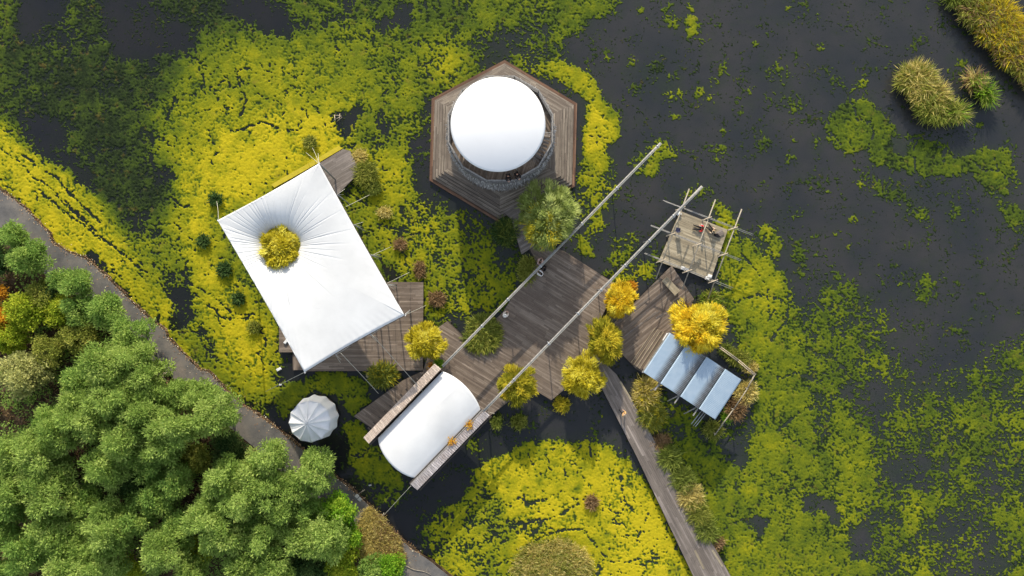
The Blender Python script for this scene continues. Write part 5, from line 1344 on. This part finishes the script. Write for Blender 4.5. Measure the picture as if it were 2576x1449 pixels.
def person(label, x, y, z, head, kind, top, trousers, hair, hat=None, group=None, zp=None):
    """head: plan direction the person faces, radians (0 = picture right, counter-clockwise)"""
    p = W(x, y, zp or z + .4); base = Vector((p.x, p.y, z))
    t = thing('person', label, 'person', base, group)
    J = pose(kind); a = head - math.pi / 2; ca, sa = math.cos(a), math.sin(a)
    xf = lambda v: Vector((v.x * ca - v.y * sa, v.x * sa + v.y * ca, v.z))
    names = ['pelvis', 'belly', 'chest', 'neck', 'head', 'crown', 'shL', 'elL', 'wrL', 'shR', 'elR', 'wrR', 'hipL', 'knL', 'anL', 'toeL', 'hipR', 'knR', 'anR', 'toeR']
    rad = dict(pelvis=.13, belly=.12, chest=.14, neck=.055, head=.1, crown=.07, sh=.06, el=.045, wr=.032, hip=.085, kn=.06, an=.042, toe=.034)
    rr_ = lambda n: rad.get(n, rad.get(n[:-1], .05))
    E = [('pelvis', 'belly'), ('belly', 'chest'), ('chest', 'neck'), ('neck', 'head'), ('head', 'crown')]
    for s in 'LR': E += [('chest', 'sh' + s), ('sh' + s, 'el' + s), ('el' + s, 'wr' + s), ('pelvis', 'hip' + s), ('hip' + s, 'kn' + s), ('kn' + s, 'an' + s), ('an' + s, 'toe' + s)]
    V_ = [J[n] for n in names]; RR = [rr_(n) for n in names]; ED = [(names.index(a_), names.index(b_)) for a_, b_ in E]
    face = (J['head'] - J['neck']); up = face.normalized(); fw = Vector((0, 1, 0)) if kind != 'recline' else Vector((0, .35, .9))
    V_.append(J['head'] + fw * .12 - up * .02); RR.append(.018); ED.append((names.index('head'), len(V_) - 1))      # nose
    for s, sx in (('L', -1), ('R', 1)):      # hands: palm and five fingers
        w = J['wr' + s]; d_ = (w - J['el' + s]).normalized(); sd_ = d_.cross(Vector((0, 0, 1)))
        sd_ = (sd_ if sd_.length > .05 else Vector((1, 0, 0))).normalized()
        V_.append(w + d_ * .08); RR.append(.03); pi_ = len(V_) - 1; ED.append((names.index('wr' + s), pi_))
        for k, L_ in enumerate((.065, .078, .072, .055)):
            q_ = w + d_ * .1 + sd_ * (.033 - .022 * k)
            V_.append(q_ + d_ * L_ - Vector((0, 0, .018))); RR.append(.009); ED.append((pi_, len(V_) - 1))
        V_.append(w + d_ * .075 + sd_ * .065 * (1 if s == 'L' else -1)); RR.append(.011); ED.append((pi_, len(V_) - 1))
    body = skinned('body', V_, ED, RR, 0, SKIN, t, xf)
    def sub(nm, ns, es, grow, mat, root=0):
        skinned(nm, [J[n] for n in ns], [(ns.index(a_), ns.index(b_)) for a_, b_ in es], [rr_(n) * grow + .018 for n in ns], root, mat, t, xf)
    sub('jacket', ['belly', 'chest', 'shL', 'elL', 'wrL', 'shR', 'elR', 'wrR', 'pelvis'], [('pelvis', 'belly'), ('belly', 'chest'), ('chest', 'shL'), ('shL', 'elL'), ('elL', 'wrL'), ('chest', 'shR'), ('shR', 'elR'), ('elR', 'wrR')], 1.12, top, 8)
    sub('trousers', ['pelvis', 'hipL', 'knL', 'anL', 'hipR', 'knR', 'anR'], [('pelvis', 'hipL'), ('hipL', 'knL'), ('knL', 'anL'), ('pelvis', 'hipR'), ('hipR', 'knR'), ('knR', 'anR')], 1.08, trousers)
    for s in 'LR': sub('shoe', ['an' + s, 'toe' + s], [('an' + s, 'toe' + s)], 1.15, cloth('shoe_leather', (.03, .028, .026)))
    back = J['head'] - fw * .035 + up * .02
    skinned('hair', [back - up * .05, back + up * .045, J['crown'] + up * .0], [(0, 1), (1, 2)], [.1, .118, .088], 1, hair, t, xf)
    if hat is not None:
        h = xf(J['crown'] + up * .02) + base; b = MB()
        n_ = 20
        for r0, z0, r1, z1 in ((.19, -.02, .12, 0), (.12, 0, .1, .08), (.1, .08, .001, .1)):
            b.add([(h.x + r0 * math.cos(6.2832 * i / n_), h.y + r0 * math.sin(6.2832 * i / n_), h.z + z0) for i in range(n_)] + [(h.x + r1 * math.cos(6.2832 * i / n_), h.y + r1 * math.sin(6.2832 * i / n_), h.z + z1) for i in range(n_)],
                  [(i, (i + 1) % n_, n_ + (i + 1) % n_, n_ + i) for i in range(n_)], smooth=True)
        b.build('hat', hat, t)
    for sx in (-.04, .04):
        e = xf(J['head'] + fw * .098 + Vector((sx, 0, 0)) + up * .02) + base; b = MB(); b.tube(e - Vector((0, 0, .012)), e + Vector((0, 0, .012)), .012, n=6); b.build('eye', cloth('eye', (.02, .02, .02)), t)
    return t
BLK = cloth('black_cloth', (.012, .012, .016)); CREAM = cloth('cream_cloth', (.62, .56, .5)); WHITE = cloth('white_cloth', (.72, .7, .68)); BEI = cloth('beige_cloth', (.5, .4, .28))
HBLK = cloth('black_hair', (.014, .011, .01)); HBRN = cloth('brown_hair', (.07, .035, .02)); RED = cloth('red_cloth', (.62, .03, .03)); TAN = cloth('tan_coat', (.52, .31, .13)); PNK = cloth('dusty_pink', (.5, .33, .3))
person('person with dark hair in a pale pink jacket squatting beyond the upper mast', 1357, 663, .55, 1.2, 'squat', PNK, CREAM, HBRN)
person('person in black clothes with a white scarf, between two squatting people', 1371, 670, .55, -2.2, 'squat', BLK, BLK, HBLK)
person('black haired person in a white jacket squatting below the upper mast', 1363, 691, .55, 2.4, 'squat', WHITE, WHITE, HBLK)
person('person in cream clothes and a white sun hat squatting at the left terrace edge', 1268, 796, .55, .9, 'squat', CREAM, BEI, HBRN, hat=cloth('hat_straw', (.8, .77, .7)))
person('person in a tan coat walking alone on the boardwalk', 1569, 1041, .56, 2.2, 'walk', TAN, BLK, BEI, zp=1.6)
person('person in black leaning on the pavilion railing, left of a pair', 1278, 440, ZF, -1.45, 'lean', BLK, BLK, HBLK, zp=6.5)
person('person in black leaning on the pavilion railing, right of a pair', 1299, 436, ZF, -1.1, 'lean', BLK, BLK, HBLK, zp=6.5)
person('person in black trousers and red top sitting on the raft with legs out', 1768, 575, .42, 2.95, 'legs', RED, BLK, HBRN)
m, nt, out = newmat('striped_sweater'); g = geo(nt)
wv_ = N(nt, 'ShaderNodeTexWave', Scale=1.6); wv_.bands_direction = 'DIAGONAL'; nt.links.new(g, wv_.inputs['Vector'])
principled(nt, out, ramp(nt, wv_.outputs['Fac'], [(.45, (.5, .42, .32)), (.55, (.02, .018, .018))]), .9, .1)
person('person in a striped beige and black sweater sitting on the raft', 1796, 583, .42, 2.3, 'legs', m, BLK, cloth('fair_hair', (.45, .33, .2)))
t = thing('bag', 'black bag lying beside the propped board on the raft', 'bag', W(1801, 592, .42)); c = W(1803, 592, .5)
b = MB(); b.prism([(c.x - .3, c.y + .12), (c.x + .05, c.y + .2), (c.x + .38, c.y - .16), (c.x + .2, c.y - .22), (c.x - .2, c.y - .1)], .43, .6); b.build('pouch', BLK, t)
b = MB(); b.path([(c.x - .2, c.y, .6), (c.x - .05, c.y + .05, .78), (c.x + .12, c.y - .02, .6)], .02, 6); b.build('strap', BLK, t)
t = thing('paper_sheet', 'cream sheet lying beside the red top on the raft', 'paper', W(1765, 569, .42)); c = W(1765, 569, .5)
b = MB(); b.box((c.x, c.y, .45), .42, .34, .03, .6); b.build('sheet', CREAM, t)
# ------------------------------------------------------------------ light and camera
w = bpy.data.worlds.new('World'); S.world = w; w.use_nodes = True
nt = w.node_tree; bg = nt.nodes['Background']
sky = nt.nodes.new('ShaderNodeTexSky'); sky.sky_type = 'NISHITA'; sky.sun_disc = False
sky.sun_elevation = SUN_EL; sky.sun_rotation = math.atan2(-SUN_DRIFT, 1.0)
sky.air_density = 1.0; sky.dust_density = 1.2
hs = nt.nodes.new('ShaderNodeHueSaturation'); hs.inputs['Saturation'].default_value = .55
nt.links.new(sky.outputs[0], hs.inputs['Color']); nt.links.new(hs.outputs[0], bg.inputs['Color']); bg.inputs['Strength'].default_value = 0.15
sl = bpy.data.lights.new('Sun', 'SUN'); sl.energy = 3.2; sl.angle = math.radians(.55); sl.color = (1.0, .9, .74)
so = bpy.data.objects.new('Sun', sl); COL.objects.link(so)
dv = Vector((SUN_DRIFT, -1, 0)).normalized() * math.cos(SUN_EL) + Vector((0, 0, -math.sin(SUN_EL)))
so.rotation_euler = dv.to_track_quat('-Z', 'Y').to_euler(); so.location = (0, 60, 60)
cd = bpy.data.cameras.new('Camera'); cam = bpy.data.objects.new('Camera', cd); COL.objects.link(cam)
cam.location = (0, 0, H); cam.rotation_euler = (0, 0, 0)
cd.sensor_width = 36; cd.lens = 36 * H / (2576 / PXM); cd.clip_end = 2000; cd.clip_start = .5
S.camera = cam
vs = S.view_settings; vs.view_transform = 'Standard'; vs.look = 'None'; vs.exposure = 0.95; vs.gamma = 1
